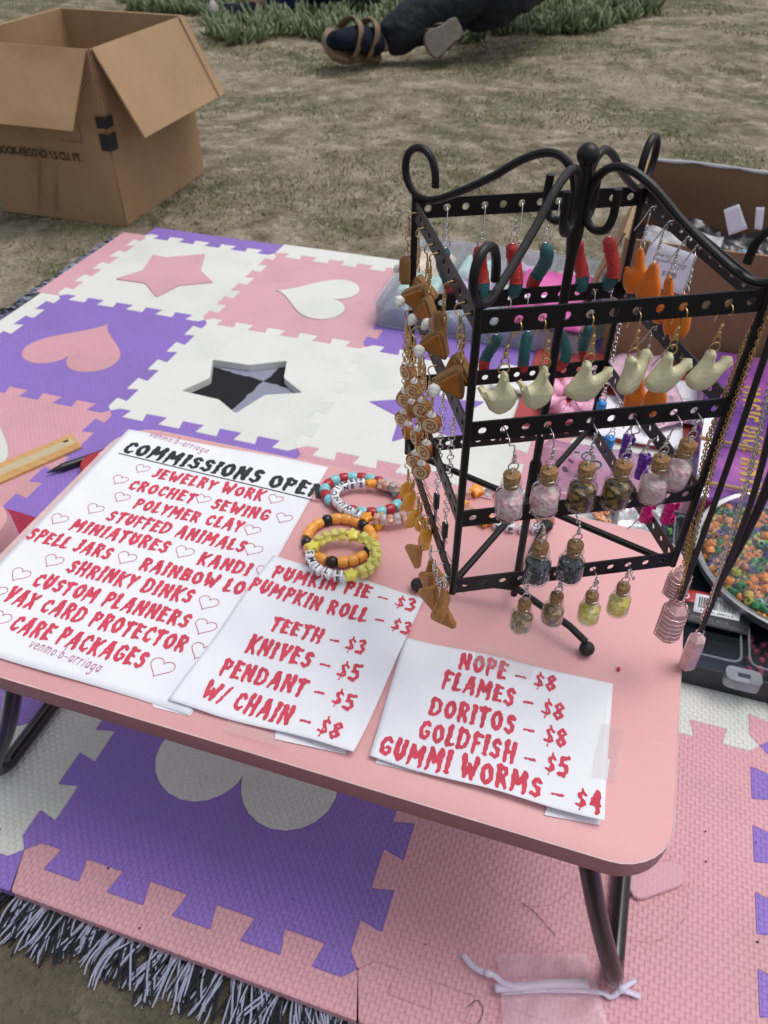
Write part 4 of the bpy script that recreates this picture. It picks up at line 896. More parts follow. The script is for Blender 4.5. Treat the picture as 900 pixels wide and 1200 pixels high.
def bracelet(label, c, rx, ry, ang, items, z=0, wob=.0, group='stretchy bead bracelets on the table'):
    """items: list of (kind, mat, letter) placed round the ellipse"""
    r = thing('bracelet', label, 'bracelet', (c.x, c.y, H), group)
    n = 400; P = []
    for k in range(n):
        t = 2 * pi * k / n; x, y = rx * cos(t), ry * sin(t); P.append(Vector((x * cos(ang) - y * sin(ang), x * sin(ang) + y * cos(ang), 0)))
    cum = [0]
    for k in range(n): cum.append(cum[-1] + (P[(k + 1) % n] - P[k]).length)
    tot = cum[-1]; W = {'pony': .0070, 'ball': .0084, 'cube': .0084, 'star': .0110, 'tstar': .0062}; sw = sum(W[i[0]] for i in items); s_ = 0; sc = tot / sw; j = 0
    zf = z if callable(z) else (lambda t: z)
    m = MB(); m.tube([P[k * 8] + r.location + Vector((0, 0, zf(k / 50) + .0045)) for k in range(50)], .0005, 5, closed=True); m.build('elastic', M['b_white'], r, ang=180)
    for (kd, mt, ch) in items:
        mid = s_ + W[kd] * sc / 2; s_ += W[kd] * sc
        while cum[j + 1] < mid: j += 1
        p = P[j].copy(); d = P[(j + 1) % n] - P[j]; ra = atan2(d.y, d.x); p.z = zf(j / n) + .0045
        o = link({'pony': 'bead', 'ball': 'bead', 'cube': 'letter_bead', 'star': 'star_bead', 'tstar': 'jelly_bead'}[kd], bead_mesh(kd, mt), r, p, (random.uniform(-.2, .2) if kd == 'cube' else random.uniform(0, 6) if kd != 'star' else random.uniform(-.3, .3), 0, ra + random.uniform(-.06, .06)), min(1.02 if kd == 'cube' else 1.35, sc * 1.04))
        if ch:
            for nm, mx in (('letter', Matrix.Translation((0, 0, .0038)) @ Matrix.Rotation(ch[1], 4, 'Z')), ('letter', Matrix.Translation((0, .0038 * (1 if ch[2] > 0 else -1), 0)) @ Matrix.Rotation(pi / 2, 4, 'X') @ Matrix.Rotation(0, 4, 'Z') if ch[2] <= 0 else Matrix.Translation((0, .0038, 0)) @ Matrix.Rotation(pi, 4, 'Z') @ Matrix.Rotation(pi / 2, 4, 'X'))):
                bfont(ch[0], .0068, M['black_ink'], nm, o, mx, 0.00003, .00022)
    return r
bh = H + .004
c1_ = at(424, 580, bh); rx1 = (at(470, 580, bh) - at(380, 580, bh)).length / 2
it = []
for k in range(11): it += [('pony', 'b_red', None), ('pony', 'b_turq', None)]
bracelet('bracelet of alternating red and turquoise pony beads, farthest back of the bracelets', c1_, rx1, (at(424, 561, bh) - at(424, 600, bh)).length / 2, .0, it)
c2_ = at(398, 633, bh); it = []
for k in range(5): it += [('pony', 'b_orange', None)] * 3 + [('ball', 'b_black', None)]
bracelet('bracelet of orange pony beads with single black beads, under the yellow one', c2_, (at(438, 633, bh) - at(360, 633, bh)).length / 2, (at(398, 608, bh) - at(398, 659, bh)).length / 2, 0, it, lambda t: .0)
# SMILE bracelet: starts at the right end, counter-clockwise over the far side, letters at the near left
def jel(n, mt='b_yel'): return [('tstar', mt, None)] * n
it = jel(4) + [('star', 'b_ystar', None)] + jel(4) + [('star', 'b_ystar', None)] + [('cube', 'b_white', (c, 0, -1)) for c in 'SMILE'] + [('star', 'b_ystar', None)] + jel(4)
c3_ = at(402, 651, H + .010)
bracelet('pale yellow jelly bead bracelet with white letter beads spelling SMILE', c3_, (at(440, 654, H + .01) - at(362, 654, H + .01)).length / 2, (at(401, 632, H + .01) - at(401, 681, H + .01)).length / 2, .32, it, lambda t: .0065)
c4_ = at(440, 588, H + .008)
it = [('tstar', 'b_clear', None), ('tstar', 'b_peach', None), ('tstar', 'b_clear', None)] + [('tstar', 'b_peach', None), ('tstar', 'b_clear', None)] * 2 + [('tstar', 'b_peach', None)] * 2 + [('star', 'b_ostar', None)] + [('cube', 'b_white', (c, pi, 1)) for c in 'SENICNUWE'] + [('star', 'b_ostar', None)] + [('tstar', 'b_peach', None), ('tstar', 'b_clear', None)] * 3 + [('tstar', 'b_peach', None)]
bracelet('peach jelly bead bracelet with letter beads, lying over the red and turquoise one', c4_, (at(490, 588, H + .008) - at(392, 588, H + .008)).length / 2, (at(440, 567, H + .008) - at(440, 607, H + .008)).length / 2, .0, it, lambda t: .0045)
it = [('tstar', 'b_peach', None), ('tstar', 'b_clear', None), ('star', 'b_ostar', None)] * 5 + [('cube', 'b_white', (c, 0, -1)) for c in 'SPACE']
bracelet('peach jelly bead bracelet with orange stars seen through the bars of the earring stand', at(590, 597, bh), (at(645, 597, bh) - at(538, 597, bh)).length / 2, (at(590, 578, bh) - at(590, 615, bh)).length / 2, -.1, it)
q = at(437, 628, H + .003); o = link('clay_charm', CH['fish'], None, (q.x, q.y + .008, H + .0035), (radians(88), 0, radians(2)), 1.35); tag(o, 'loose mustard yellow clay charm lying right of the yellow bracelet', 'charm')

# ------------------------------------------------------------------ tall cardboard box, back left
def panel(name, par, quad, mat=None, th_=.004, edge=True, ang=30):
    """corrugated board: quad of 4 world points, real thickness, gently warped"""
    P = [Vector(p) for p in quad]; m = MB(); n = (P[1] - P[0]).cross(P[3] - P[0]).normalized(); wv = random.uniform(0, 9)
    def fn(side):
        def f(u, v):
            p = (P[0] * (1 - u) + P[1] * u) * (1 - v) + (P[3] * (1 - u) + P[2] * u) * v
            q = noise.noise(p * 7 + Vector((wv, 0, 0))) * .0055 * min(1, 8 * u * (1 - u)) * min(1, 8 * v * (1 - v)); return p + n * (q + side * th_ / 2)
        return f
    m.grid(fn(1), 14, 10); k = len(m.v); m.grid(fn(-1), 14, 10); m.f = m.f[:140] + [f[::-1] for f in m.f[140:]]
    W, Hh = 14, 10; ring = [(i, 0) for i in range(W)] + [(W, j) for j in range(Hh)] + [(i, Hh) for i in range(W, 0, -1)] + [(0, j) for j in range(Hh, 0, -1)]
    idx = [j * (W + 1) + i for i, j in ring]
    for a in range(len(idx)): b_ = (a + 1) % len(idx); m.f.append((idx[b_], idx[a], idx[a] + k, idx[b_] + k)); m.m.append(1)
    return m.build(name, [mat or M['card'], M['card_edge']], par, ang=ang)
def carton(name, label, F, ax, ay, wx, wy, h, mat, z0=-.019, matin=None):
    r = thing(name, label, 'cardboard box', (F.x, F.y, z0)); F = Vector((F.x, F.y, z0)); Z = Vector((0, 0, h)); A, B, C_, D = F, F - ax * wx, F - ax * wx + ay * wy, F + ay * wy
    for nm, (p, q) in (('near_panel', (A, B)), ('left_panel', (B, C_)), ('far_panel', (C_, D)), ('right_panel', (D, A))):
        d = (q - p).normalized() * .0022; panel(nm, r, [p + d, q - d, q - d + Z, p + d + Z], mat)
    panel('bottom_panel', r, [p + Vector((0, 0, .004)) for p in (A, B, C_, D)], mat); return r, (A, B, C_, D), Z
rz_ = radians(1.2); ax = Vector((cos(rz_), sin(rz_), 0)); ay = Vector((-sin(rz_), cos(rz_), 0))
bx, (A, B, C_, D), Z = carton('moving_box', 'tall open cardboard moving box with folded down flaps, back left', Vector((-.093, .071, 0)), ax, ay, .325, .388, .352, M['card'])
o1 = Vector((.0, -.088, -.128)); o2 = Vector((.088, .008, -.157)); e_ = .004
panel('flap', bx, [A + Z + Vector((-.004, -e_, 0)), B + Z + Vector((0, -e_, 0)), B + Z + o1 + Vector((.004, -e_, 0)), A + Z + o1 + Vector((-.012, -e_, 0))])
fl = panel('flap', bx, [D + Z + Vector((e_, 0, 0)), A + Z + Vector((e_, .004, 0)), A + Z + o2 + Vector((0, -.004, 0)), D + Z + o2 + Vector((0, -.012, 0))])
panel('flap', bx, [B + Z + Vector((-e_, 0, 0)), C_ + Z + Vector((-e_, 0, 0)), C_ + Z + Vector((-.07, 0, -.16)), B + Z + Vector((-.07, 0, -.16))])
panel('flap', bx, [C_ + Z + Vector((0, e_, 0)), D + Z + Vector((0, e_, 0)), D + Z + Vector((0, .06, -.15)), C_ + Z + Vector((0, .06, -.15))])
# printed crease line on the right flap, squares round the front edge, printing on the near panel
p0, p1_ = D + Z + Vector((e_, -.028, 0)), D + Z + o2 + Vector((0, -.044, 0)); nrm = Vector((.87, 0, .49)).normalized(); p0 = p0 + nrm * .0042; p1_ = p1_ + nrm * .0042
m = MB(); m.tube([p0.lerp(p1_, k / 8) for k in range(9)], .0012, 4); m.build('crease', M['rubber'], bx)
nf = -ay * .0058; rf = ax * .0058
def quadon(P0, dx, dz, w_, h_, off, nm, mat, x0, z0): 
    m = MB(); a = P0 + dx * x0 + Vector((0, 0, z0)) + off; m.grid(lambda u, v: a + dx * w_ * u + Vector((0, 0, h_ * v)), 3, 3); m.build(nm, mat, bx)
for (z_, hh) in ((.208, .022), (.163, .034)):
    quadon(A, -ax, 0, .022, hh, nf, 'printed_square', M['black_ink'], -.0058, z_); quadon(A, ay, 0, .030, hh, rf, 'printed_square', M['black_ink'], -.0058, z_ - .001)
quadon(A, -ax, 0, .001, .05, nf, 'printed_line', M['black_ink'], .060, .175); quadon(A, -ax, 0, .055, .001, nf, 'printed_line', M['black_ink'], .060, .175)
mx = Matrix.Translation(A - ax * .178 + Vector((0, 0, .142)) + nf - wloc(bx)) @ Matrix.Rotation(rz_, 4, 'Z') @ Matrix.Rotation(pi / 2, 4, 'X')
bfont('BOOK-RECORD 1.5 CU. FT.', .0185, plain('faded_print', (.030, .024, .018), .7), 'lettering', bx, mx @ Matrix.Diagonal((.95, 1.25, 1, 1)), bold=.0005)
m = MB()
for k in range(9):
    x = .155 + k * .007; P = [A - ax * (x + .012 * sin(q * 1.3 + k)) + Vector((0, 0, .015 + q * .028)) - ay * .0062 for q in range(6)]; m.tube(smoothpath(P, 3), .0006, 4)
m.build('crease', M['card_edge'], bx)

# ------------------------------------------------------------------ brown box, back right
b2, (A, B, C_, D), Z = carton('shipping_box', 'open brown cardboard box holding a black plastic bag, back right', Vector((1.42, -.215, 0)), Vector((1, .0, 0)), Vector((.02, 1, 0)), .425, .40, .222, M['card_dark'])
panel('flap', b2, [B + Z + Vector((-.004, .02, 0)), C_ + Z + Vector((-.004, -.2, 0)), C_ + Z + Vector((-.045, -.22, -.13)), B + Z + Vector((-.05, .06, -.15))], M['card'])
m = MB(); m.grid(lambda u, v: C_ + (D - C_) * (.02 + .96 * u) + Z + Vector((0, -.0028, .002 - v * (.003 + .004 * abs(sin(u * 17))) + .002 * sin(u * 9))), 40, 2); m.build('torn_white_edge', M['paper'], b2, thick=.001)
m = MB(); Q = at(756, 282, .15), at(820, 300, .15)
def nearq(x, y, off=.003): return onplane(x, y, Vector((0, -.215 - off, 0)), Vector((0, 1, 0)))
def flatq(nm, par, px_, mat, off=.0035, th_=.0004):
    m = MB(); P = [nearq(x, y, off) for x, y in px_]; m.grid(lambda u, v: (P[0] * (1 - u) + P[1] * u) * (1 - v) + (P[3] * (1 - u) + P[2] * u) * v, 6, 6); return m.build(nm, mat, par, thick=th_)
lb = flatq('shipping_label', b2, [(764, 281), (817, 299), (801, 346), (744, 329)], M['paper'], .0045)
for (q, s_, tx) in (((784, 322), .011, '5380'), ((778, 300), .006, 'SHIP TO'), ((785, 308), .0045, 'STANDARD MAIL PARCEL'), ((800, 315), .005, 'US')):
    p = nearq(*q, .0052); bfont(tx, s_, M['black_ink'], 'lettering', lb, Matrix.Translation(p - wloc(b2)) @ Matrix.Rotation(pi / 2, 4, 'X') @ Matrix.Rotation(-.12, 4, 'Z'))
flatq('white_tape', b2, [(848, 246), (866, 239), (876, 268), (854, 276)], M['paper'], .012); flatq('white_tape', b2, [(886, 243), (896, 243), (893, 270), (884, 268)], M['paper'], .012)
bag = thing('plastic_bag', 'crumpled black plastic bag inside the brown shipping box', 'bag', (1.2, -.02, .12)); m = MB()
def bagf(u, v):
    x, y = 1.003 + .41 * u, -.206 + .38 * v; k = min(1, 10 * u * (1 - u)) * min(1, 10 * v * (1 - v)); q = noise.fractal(Vector((x * 14, y * 14, 1)), .8, 2, 4); return (x, y, .085 + .02 * k + q * .022 * k + .045 * max(0, 1 - 6 * v))
m.grid(bagf, 60, 60); m.build('bag_skin', plain('black_plastic_bag', (.012, .014, .020), .25, var=.4), bag, ang=40, thick=.001)
m = MB(); P = [Vector((1.02, -.165, .206)), Vector((1.135, -.165, .204)), Vector((1.13, -.2, .186)), Vector((1.02, -.2, .192))]
m.grid(lambda u, v: (P[0] * (1 - u) + P[1] * u) * (1 - v) + (P[3] * (1 - u) + P[2] * u) * v + Vector((0, 0, .006 * noise.noise(Vector((u * 5, v * 5, 0))))), 14, 8); tag(m.build('clear_tape_roll_end', film('milky_tape', (.9, .9, .92), .3, .2, .5, (.6, .6, .64), .002, 60), ang=180), 'crumpled strip of milky packing tape on the black plastic bag', 'tape')
m = MB()
for k, (x, y) in enumerate(((1.105, -.185), (1.135, -.19), (1.165, -.18), (1.03, -.17))): m.tube([Vector((x + .007 * cos(t), y + .004 * sin(t), .183 + .007 * sin(t))) for t in [2 * pi * q / 10 for q in range(10)]], .0022, 6, closed=True)
M['b_sky'] = plain('bright_blue_plastic', (.03, .25, .6), .3); tag(m.build('blue_ring_strip', M['b_sky'], ang=180), 'small bright blue plastic rings on the black plastic bag', 'rings')

# ------------------------------------------------------------------ clear craft case with pastel contents
cs = thing('craft_case', 'long clear plastic craft case with pastel contents, left of the back boxes', 'storage case', (.78, -.08, 0)); X0, X1, Y0, Y1 = .598, .965, -.232, .075
m = MB(); m.prism(rr(X0, X1, Y0, Y1, .018), [inset(ccw(rr(X0, X1, Y0, Y1, .018)), .002)], ((.001, 0), (.040, 0)), ); m.build('case_wall', M['frosted'], cs)
m = MB(); m.prism(rr(X0, X1, Y0, Y1, .018), (), ((.0006, .001), (.003, 0))); m.build('case_floor', M['frosted'], cs)
m = MB(); m.prism(rr(X0 - .003, X1 + .003, Y0 - .003, Y1 + .003, .02), (), ((.041, 0), (.046, 0), (.0475, .002))); m.build('lid', film('case_lid', (.95, .96, .97), .0, .16, .07, (.72, .74, .8), .0008, 12, .45), cs)
m = MB(); m.tube([Vector((x, y, .0475)) for x, y in rr(X0 + .012, X1 - .012, Y0 + .012, Y1 - .012, .014, 5)], .0018, 6, closed=True); m.build('lid_rim', M['frosted'], cs, ang=180)
for c in 'x':
    for k in range(1, 4): m = MB(); x = X0 + (X1 - X0) * k / 4; m.box((x, (Y0 + Y1) / 2, .021), (.0015, Y1 - Y0 - .01, .034)); m.build('divider', M['frosted'], cs)
cols = [(.62, .35, .62), (.35, .62, .72), (.80, .50, .34), (.72, .68, .45), (.75, .28, .50), (.42, .70, .55), (.55, .42, .70), (.78, .62, .66)]
def crumple(nm, par, x0, x1, y0, y1, z0, z1, mat, sc=18, lab=None, cat=None, cx=30):
    m = MB()
    def f(u, v):
        x, y = x0 + (x1 - x0) * u, y0 + (y1 - y0) * v; k = min(1, 12 * u * (1 - u)) * min(1, 12 * v * (1 - v)); return (x, y, z0 + (z1 - z0) * k * (.75 + .5 * noise.noise(Vector((x * sc * 2, y * sc * 2, x0 * 9)))))
    m.grid(f, cx, cx); o = m.build(nm, mat, par, ang=50, thick=.0006)
    return tag(o, lab, cat) if lab else o
k = 0
for iy in range(3):
    for ix in range(4):
        c = cols[(k * 3 + iy) % 8] if iy > 0 else (.16, .18, .24); x0 = X0 + (X1 - X0) * ix / 4 + .004; y0 = Y0 + .006 + (Y1 - Y0 - .012) * iy / 3
        o = crumple('coloured_film', cs, x0, x0 + .084, y0, y0 + .092, .006, .034, plain('pastel_film_%d' % k, sc3(c, 1.2), .28, var=.35, scale=50), cx=14); k += 1
pch = thing('pouch', 'magenta zip pouch with white bow print lying on the clear craft case', 'pouch', (.87, -.14, .048))
mag = NT('magenta_satin'); mag.base(mag.ramp(mag.noise(25), [(.3, (.50, .04, .28)), (.7, (.74, .14, .44))]), .3); mag.bump(mag.noise(40), .006); M['mag'] = mag.m
crumple('pouch_body', pch, .825, .962, -.235, -.03, .049, .068, M['mag'], 9)
m = MB()
for sgn in (-1, 1): m.prism([(.862, -.185), (.862 + sgn * .028, -.168), (.862 + sgn * .030, -.198)], (), ((.0725, 0), (.0745, 0)))
m.sphere((.862, -.184, .074), .006, 10); m.build('white_bow', plain('bow_white', (.8, .74, .82), .5), pch); m = MB(); m.box((.825, -.215, .0715), (.030, .012, .001), .1); m.build('barcode_sticker', M['paper'], pch)

# red folder, sheets, packets
fo = thing('folder', 'flat brick red folder lying under white papers behind the stand', 'folder', (1.02, -.4, 0)); a = at(606, 478, .006); m = MB(); m.prism(rr(a.x, a.x + .318, a.y - .035, a.y + .205, .006), (), ((.0006, 0), (.006, 0), (.0068, .0008))); m.build('cover', plain('brick_red_card', (.36, .055, .05), .5, var=.08), fo)
def sheetq(nm, label, cat, px_, z, mat, wv=.002, th_=.0004, n=16):
    P = [at(x, y, z) for x, y in px_]; m = MB()
    m.grid(lambda u, v: (P[0] * (1 - u) + P[1] * u) * (1 - v) + (P[3] * (1 - u) + P[2] * u) * v + Vector((0, 0, wv * noise.noise(Vector((u * 4, v * 4, z * 100))))), n, n)
    return tag(m.build(nm, mat, ang=180, thick=th_), label, cat)
sheetq('paper_sheet', 'white paper sheet on the red folder, seen behind the right jars', 'paper', [(700, 462), (800, 470), (800, 528), (672, 505)], .010, M['paper'])
sheetq('paper_sheet', 'white paper sheet with grey printing behind the tooth earrings', 'paper', [(735, 440), (822, 448), (828, 500), (742, 485)], .014, M['paper'])
pk = sheetq('packet', 'pink and white plastic packet behind the orange flames', 'packet', [(690, 428), (765, 400), (812, 492), (760, 505)], .020, plain('pink_white_print', (.72, .45, .58), .3, var=.45, scale=22), .012)
for k_, tx in enumerate(('CRAFT BAG', 'WARNING', 'KEEP DRY', 'ITEM 24 PCS')):
    p = at(792 + k_ * 2, 466 + k_ * 9, .024); bfont(tx, .0075, M['black_ink'], 'lettering', pk, Matrix.Translation(p - wloc(pk)) @ Matrix.Rotation(.05, 4, 'Z'))
sheetq('tray_lid', 'flat white plastic lid left of the pink scrunchie', 'lid', [(588, 428), (640, 436), (622, 462), (574, 452)], .012, plain('white_plastic', (.72, .72, .72), .3), .001, .006)
scr = MB(); c = at(668, 468, .02); P = [Vector((c.x + (.036 + .004 * sin(9 * t)) * cos(t), c.y + (.030 + .004 * sin(7 * t)) * sin(t), .020 + .004 * sin(5 * t))) for t in [2 * pi * k / 90 for k in range(90)]]
scr.tube(P, [.0135 + .0035 * sin(k * 1.05) + .002 * sin(k * 2.3) for k in range(90)], 14, closed=True); tag(scr.build('scrunchie', plain('pink_satin', (.74, .36, .50), .35, var=.3, scale=70, bump=.002, bscale=90), ang=180), 'pink satin scrunchie lying on the red folder', 'scrunchie')
lp = thing('zip_pouch', 'translucent lilac zip pouch behind the middle jars', 'pouch', at(700, 550, 0)); q = [at(638, 510, .02), at(765, 530, .02), at(762, 596, .02), at(632, 580, .02)]
m = MB(); m.grid(lambda u, v: (q[0] * (1 - u) + q[1] * u) * (1 - v) + (q[3] * (1 - u) + q[2] * u) * v + Vector((0, 0, (.004 * noise.noise(Vector((u * 5, v * 5, 3))) - .018 * (1 - min(1, 20 * u * (1 - u)) * min(1, 20 * v * (1 - v)))))), 30, 20); m.build('pouch_skin', film('lilac_film', (.88, .70, .85), .35, .15, .35, (.55, .36, .50), .002, 30), lp, ang=180)
m = MB(); c = at(680, 548, .008); m.sphere(c, .016, 14, (1.2, .9, .5), jit=.3); m.sphere(c + Vector((.05, .0, 0)), .012, 12, (1.4, .8, .5), jit=.3); m.build('pink_contents', plain('pink_bits', (.7, .2, .38), .4, var=.3), lp)
cy_ = thing('chain', 'dark translucent ring chain dangling behind the middle jars', 'chain', at(690, 545, .03)); m = MB()
for k, (x, y, r_) in enumerate(((688, 535, .007), (697, 545, .008), (684, 552, .007), (676, 530, .003), (669, 540, .003), (662, 550, .003))):
    c = at(x, y, .034); m.tube([c + Vector((r_ * cos(t), r_ * .9 * sin(t), .002 * sin(t + k))) for t in [2 * pi * j / 14 for j in range(14)]], .0012, 6, closed=True)
m.build('ring_links', plain('smoky_plastic', (.05, .03, .06), .2), cy_, ang=180)
# bead packs
def tray(name, label, cx_, cy2, w_, d_, h_, cats):
    r = thing(name, label, 'bead box', (cx_, cy2, 0)); m = MB(); m.prism(rr(cx_ - w_ / 2, cx_ + w_ / 2, cy2 - d_ / 2, cy2 + d_ / 2, .004, 3), [inset(ccw(rr(cx_ - w_ / 2, cx_ + w_ / 2, cy2 - d_ / 2, cy2 + d_ / 2, .004, 3)), .0015)], ((.001, 0), (h_, 0))); m.build('tray_wall', M['clear'], r)
    m = MB(); m.box((cx_, cy2, .0015), (w_ - .004, d_ - .004, .002)); m.build('tray_floor', M['frosted'], r); return r
BC = {'o': (.78, .27, .07), 'g': (.02, .20, .07), 'l': (.36, .42, .05), 'p': (.07, .05, .26), 'd': (.02, .09, .10), 'b': (.30, .10, .04), 'e': (.78, .38, .20), 'y': (.60, .44, .09)}
for k, c in BC.items(): M['bd_' + k] = plain('pony_' + k, c, .22, var=.08)
PB = {}
for k in BC: m = MB(); m.lathe([(.0018, -.0028), (.0038, -.0026), (.0043, 0), (.0038, .0026), (.0018, .0028), (.0017, 0), (.0018, -.0028)], (0, 0, 0), 9); PB[k] = m.mesh('bead', M['bd_' + k], ang=60)
a = at(707, 603, .01); tr = tray('bead_tray', 'small clear tray of peach beads behind the table edge', a.x, a.y, .030, .055, .020, 'e')
for k in range(22): link('bead', PB['e'], tr, Vector((random.uniform(-.011, .011), random.uniform(-.023, .023), .006 + random.uniform(0, .009))), (random.uniform(0, 6), random.uniform(0, 6), 0), .85)
a = at(742, 602, .008); fp = crumple('foil_packet', None, a.x - .024, a.x + .040, a.y - .05, a.y + .045, .002, .018, plain('silver_foil', (.62, .64, .66), .22, .7, var=.2, bump=.003, bscale=60), 30, 'crumpled silver foil packet behind the back edge of the table', 'packet')
a = at(776, 622, .01); tr = tray('bead_tray', 'small clear tray of bright green beads near the table back corner', a.x, a.y, .034, .050, .020, 'g'); M['bd_n'] = plain('pony_n', (.22, .62, .12), .25); m = MB(); m.lathe([(.0018, -.0028), (.0038, -.0026), (.0043, 0), (.0038, .0026), (.0018, .0028), (.0017, 0), (.0018, -.0028)], (0, 0, 0), 9); PB['n'] = m.mesh('bead', M['bd_n'])
for k in range(26): link('bead', PB['n'], tr, Vector((random.uniform(-.013, .013), random.uniform(-.021, .021), .006 + random.uniform(0, .009))), (random.uniform(0, 6), random.uniform(0, 6), 0), .85)

# purple kit box with gold lettering
gal = NT('galaxy_print'); n1 = gal.noise(7, 6, .6); n2 = gal.noise(160, 2); gal.base(gal.mix(gal.ramp(n2, [(.70, (0, 0, 0)), (.76, (.6,) * 3)]), gal.ramp(n1, [(.30, (.05, .02, .16)), (.45, (.15, .045, .26)), (.58, (.34, .09, .32)), (.72, (.44, .20, .42))]), (.85, .75, .9)), .35); M['gal'] = gal.m
KX0, KX1, KY0, KY1, KZ = 1.148, 1.46, -.612, -.232, .052
kb = thing('kit_box', 'purple galaxy print box with gold blackletter title, right edge', 'box', (1.3, -.42, 0)); m = MB(); m.rbox(((KX0 + KX1) / 2, (KY0 + KY1) / 2, KZ / 2 + .0008), (KX1 - KX0, KY1 - KY0, KZ), .003); m.build('box_body', M['gal'], kb)
mgf = plain('magenta_band', (.50, .05, .25), .35, var=.25, scale=14); m = MB(); m.box(((KX0 + KX1) / 2, KY0 - .0004, KZ / 2), (KX1 - KX0 - .006, .0012, KZ - .006)); m.build('front_band', mgf, kb)
goldp = plain('gold_print', (.42, .27, .05), .4, var=.3); m = MB()
s_, e_2 = at(872, 452, KZ + .001), at(868, 577, KZ + .001); write(m, 'MAGIC DICE HATS', s_, e_2, .023, lambda x, y: KZ + .001, False, .0004); m.build('lettering', goldp, kb, smooth=False)
wc = MB(); q = [at(825, 488, KZ + .003), at(836, 490, KZ + .003), at(830, 584, KZ + .003), at(814, 582, KZ + .003)]; wc.prism([(p.x, p.y) for p in q], (), ((KZ + .0012, 0), (KZ + .0045, 0))); tag(wc.build('white_card', M['paper']), 'narrow white card on the left edge of the purple box', 'card')
for k, (a_, b2_) in enumerate((((820, 512), (905, 530)), ((812, 562), (905, 580)))):
    m = MB(); P = [at(*a_, KZ + .007), at(*b2_, KZ + .007)]; m.tube([P[0].lerp(P[1], t / 6) for t in range(7)], .0023, 8); tag(m.build('twine', plain('tan_twine', (.42, .26, .12), .8, bump=.0008, bscale=500)), f'tan twine stretched across the purple box, {"upper" if k == 0 else "lower"} one', 'twine', 'twine round the purple box')

# dark organizer with clear lid
OX0, OX1, OY0, OY1, OZ = 1.112, 1.44, -.862, -.622, .036
og = thing('organizer_box', 'dark bead organizer with clear compartment lid, right of the table', 'organizer', (1.28, -.74, 0)); m = MB(); m.prism(rr(OX0, OX1, OY0, OY1, .014), [inset(ccw(rr(OX0, OX1, OY0, OY1, .014)), .003)], ((.001, 0), (.030, 0))); m.build('base_wall', plain('black_plastic', (.014, .015, .02), .3), og)
m = MB(); m.prism(rr(OX0 + .002, OX1 - .002, OY0 + .002, OY1 - .002, .012), (), ((.001, 0), (.006, 0))); m.build('base_floor', plain('navy_plastic', (.022, .028, .05), .35, var=.3, scale=20), og)
m = MB(); m.prism(rr(OX0 - .002, OX1 + .002, OY0 - .002, OY1 + .002, .016), (), ((.0305, 0), (OZ - .001, 0), (OZ, .001))); m.build('lid', film('organizer_lid', (.86, .88, .92), .0, .06, .0, (.5, .54, .62), .0004, 20, .22), og)
rim = film('raised_rim', (.85, .87, .9), .0, .15, .16, (.6, .63, .7), fres=.4)
for ix in range(4):
    for iy in range(3):
        x0, y0 = OX0 + .010 + ix * .080, OY0 + .012 + iy * .074
        m = MB(); m.tube([Vector((x, y, OZ + .0006)) for x, y in rr(x0, x0 + .072, y0, y0 + .066, .010, 4)], .0013, 6, closed=True); m.build('compartment_rim', rim, og, ang=180)
        if (ix, iy) in ((1, 0), (1, 2), (2, 1)) or ix == 3: pass
        c = (.30, .03, .06) if (ix + iy) % 2 else (.05, .06, .10)
        if (ix, iy) in ((1, 0), (0, 2), (2, 1)):
            bm_ = MB()
            for k in range(70): bm_.sphere((x0 + random.uniform(.006, .066), y0 + random.uniform(.006, .06), .009 + random.uniform(0, .010)), .0036, 6)
            tag(bm_.build('small_beads', plain('bead_fill_%d%d' % (ix, iy), (.42, .05, .09) if ix == 1 else (.22, .20, .14), .3, var=.3), og, ang=180), kind='stuff')
for x in (1.196, 1.36):
    m = MB(); m.prism(rr(x - .017, x + .017, OY0 - .012, OY0 + .006, .006, 4), [rr(x - .006, x + .006, OY0 - .006, OY0 - .0005, .001, 2)], ((.024, 0), (OZ + .001, 0))); m.build('clasp', M['frosted'], og)
lbq = [at(790, 688, OZ + .004), at(884, 704, OZ + .004), at(878, 736, OZ + .004), at(786, 716, OZ + .004)]
lc = thing('header_card', 'red and black header card with a barcode on the organizer lid', 'card', lbq[0])
def lerpq(Q, u, v): return (Q[0] * (1 - u) + Q[1] * u) * (1 - v) + (Q[3] * (1 - u) + Q[2] * u) * v
def pan(Q, u0, u1, v0, v1, dz, nm, mat, par, th_=0):
    m = MB(); m.grid(lambda u, v: lerpq(Q, u0 + (u1 - u0) * u, v0 + (v1 - v0) * v) + Vector((0, 0, dz)), 4, 4); return m.build(nm, mat, par, thick=th_)
pan(lbq, 0, 1, 0, .5, 0, 'red_half', plain('red_card', (.34, .025, .02), .35), lc, .0006); pan(lbq, 0, 1, .5, 1.25, 0, 'black_half', M['black_ink'], lc, .0006); pan(lbq, .28, .86, .12, .85, .0008, 'barcode_label', M['paper'], lc, .0003)
m = MB(); random.seed(5); u = .33
while u < .80:
    wd = random.choice([.006, .010, .016]); P = [lerpq(lbq, a_, b__) + Vector((0, 0, .0014)) for a_, b__ in ((u, .24), (u + wd, .24), (u + wd, .66), (u, .66))]; m.add(P, [(3, 2, 1, 0)]); u += wd + random.choice([.006, .012])
m.build('barcode', M['black_ink'], lc, smooth=False)
p = lerpq(lbq, .12, .3); bfont('SO', .012, M['paper'], 'lettering', lc, Matrix.Translation(p + Vector((0, 0, .0012)) - wloc(lc)))
p = lerpq(lbq, .57, .76); bfont('0 71641 09872 5', .005, M['black_ink'], 'lettering', lc, Matrix.Translation(p + Vector((0, 0, .0014)) - wloc(lc)))
p = lerpq(lbq, .5, 1.05); bfont('JEWELRY BOX', .006, M['frosted'], 'lettering', lc, Matrix.Translation(p + Vector((0, 0, .0012)) - wloc(lc)))

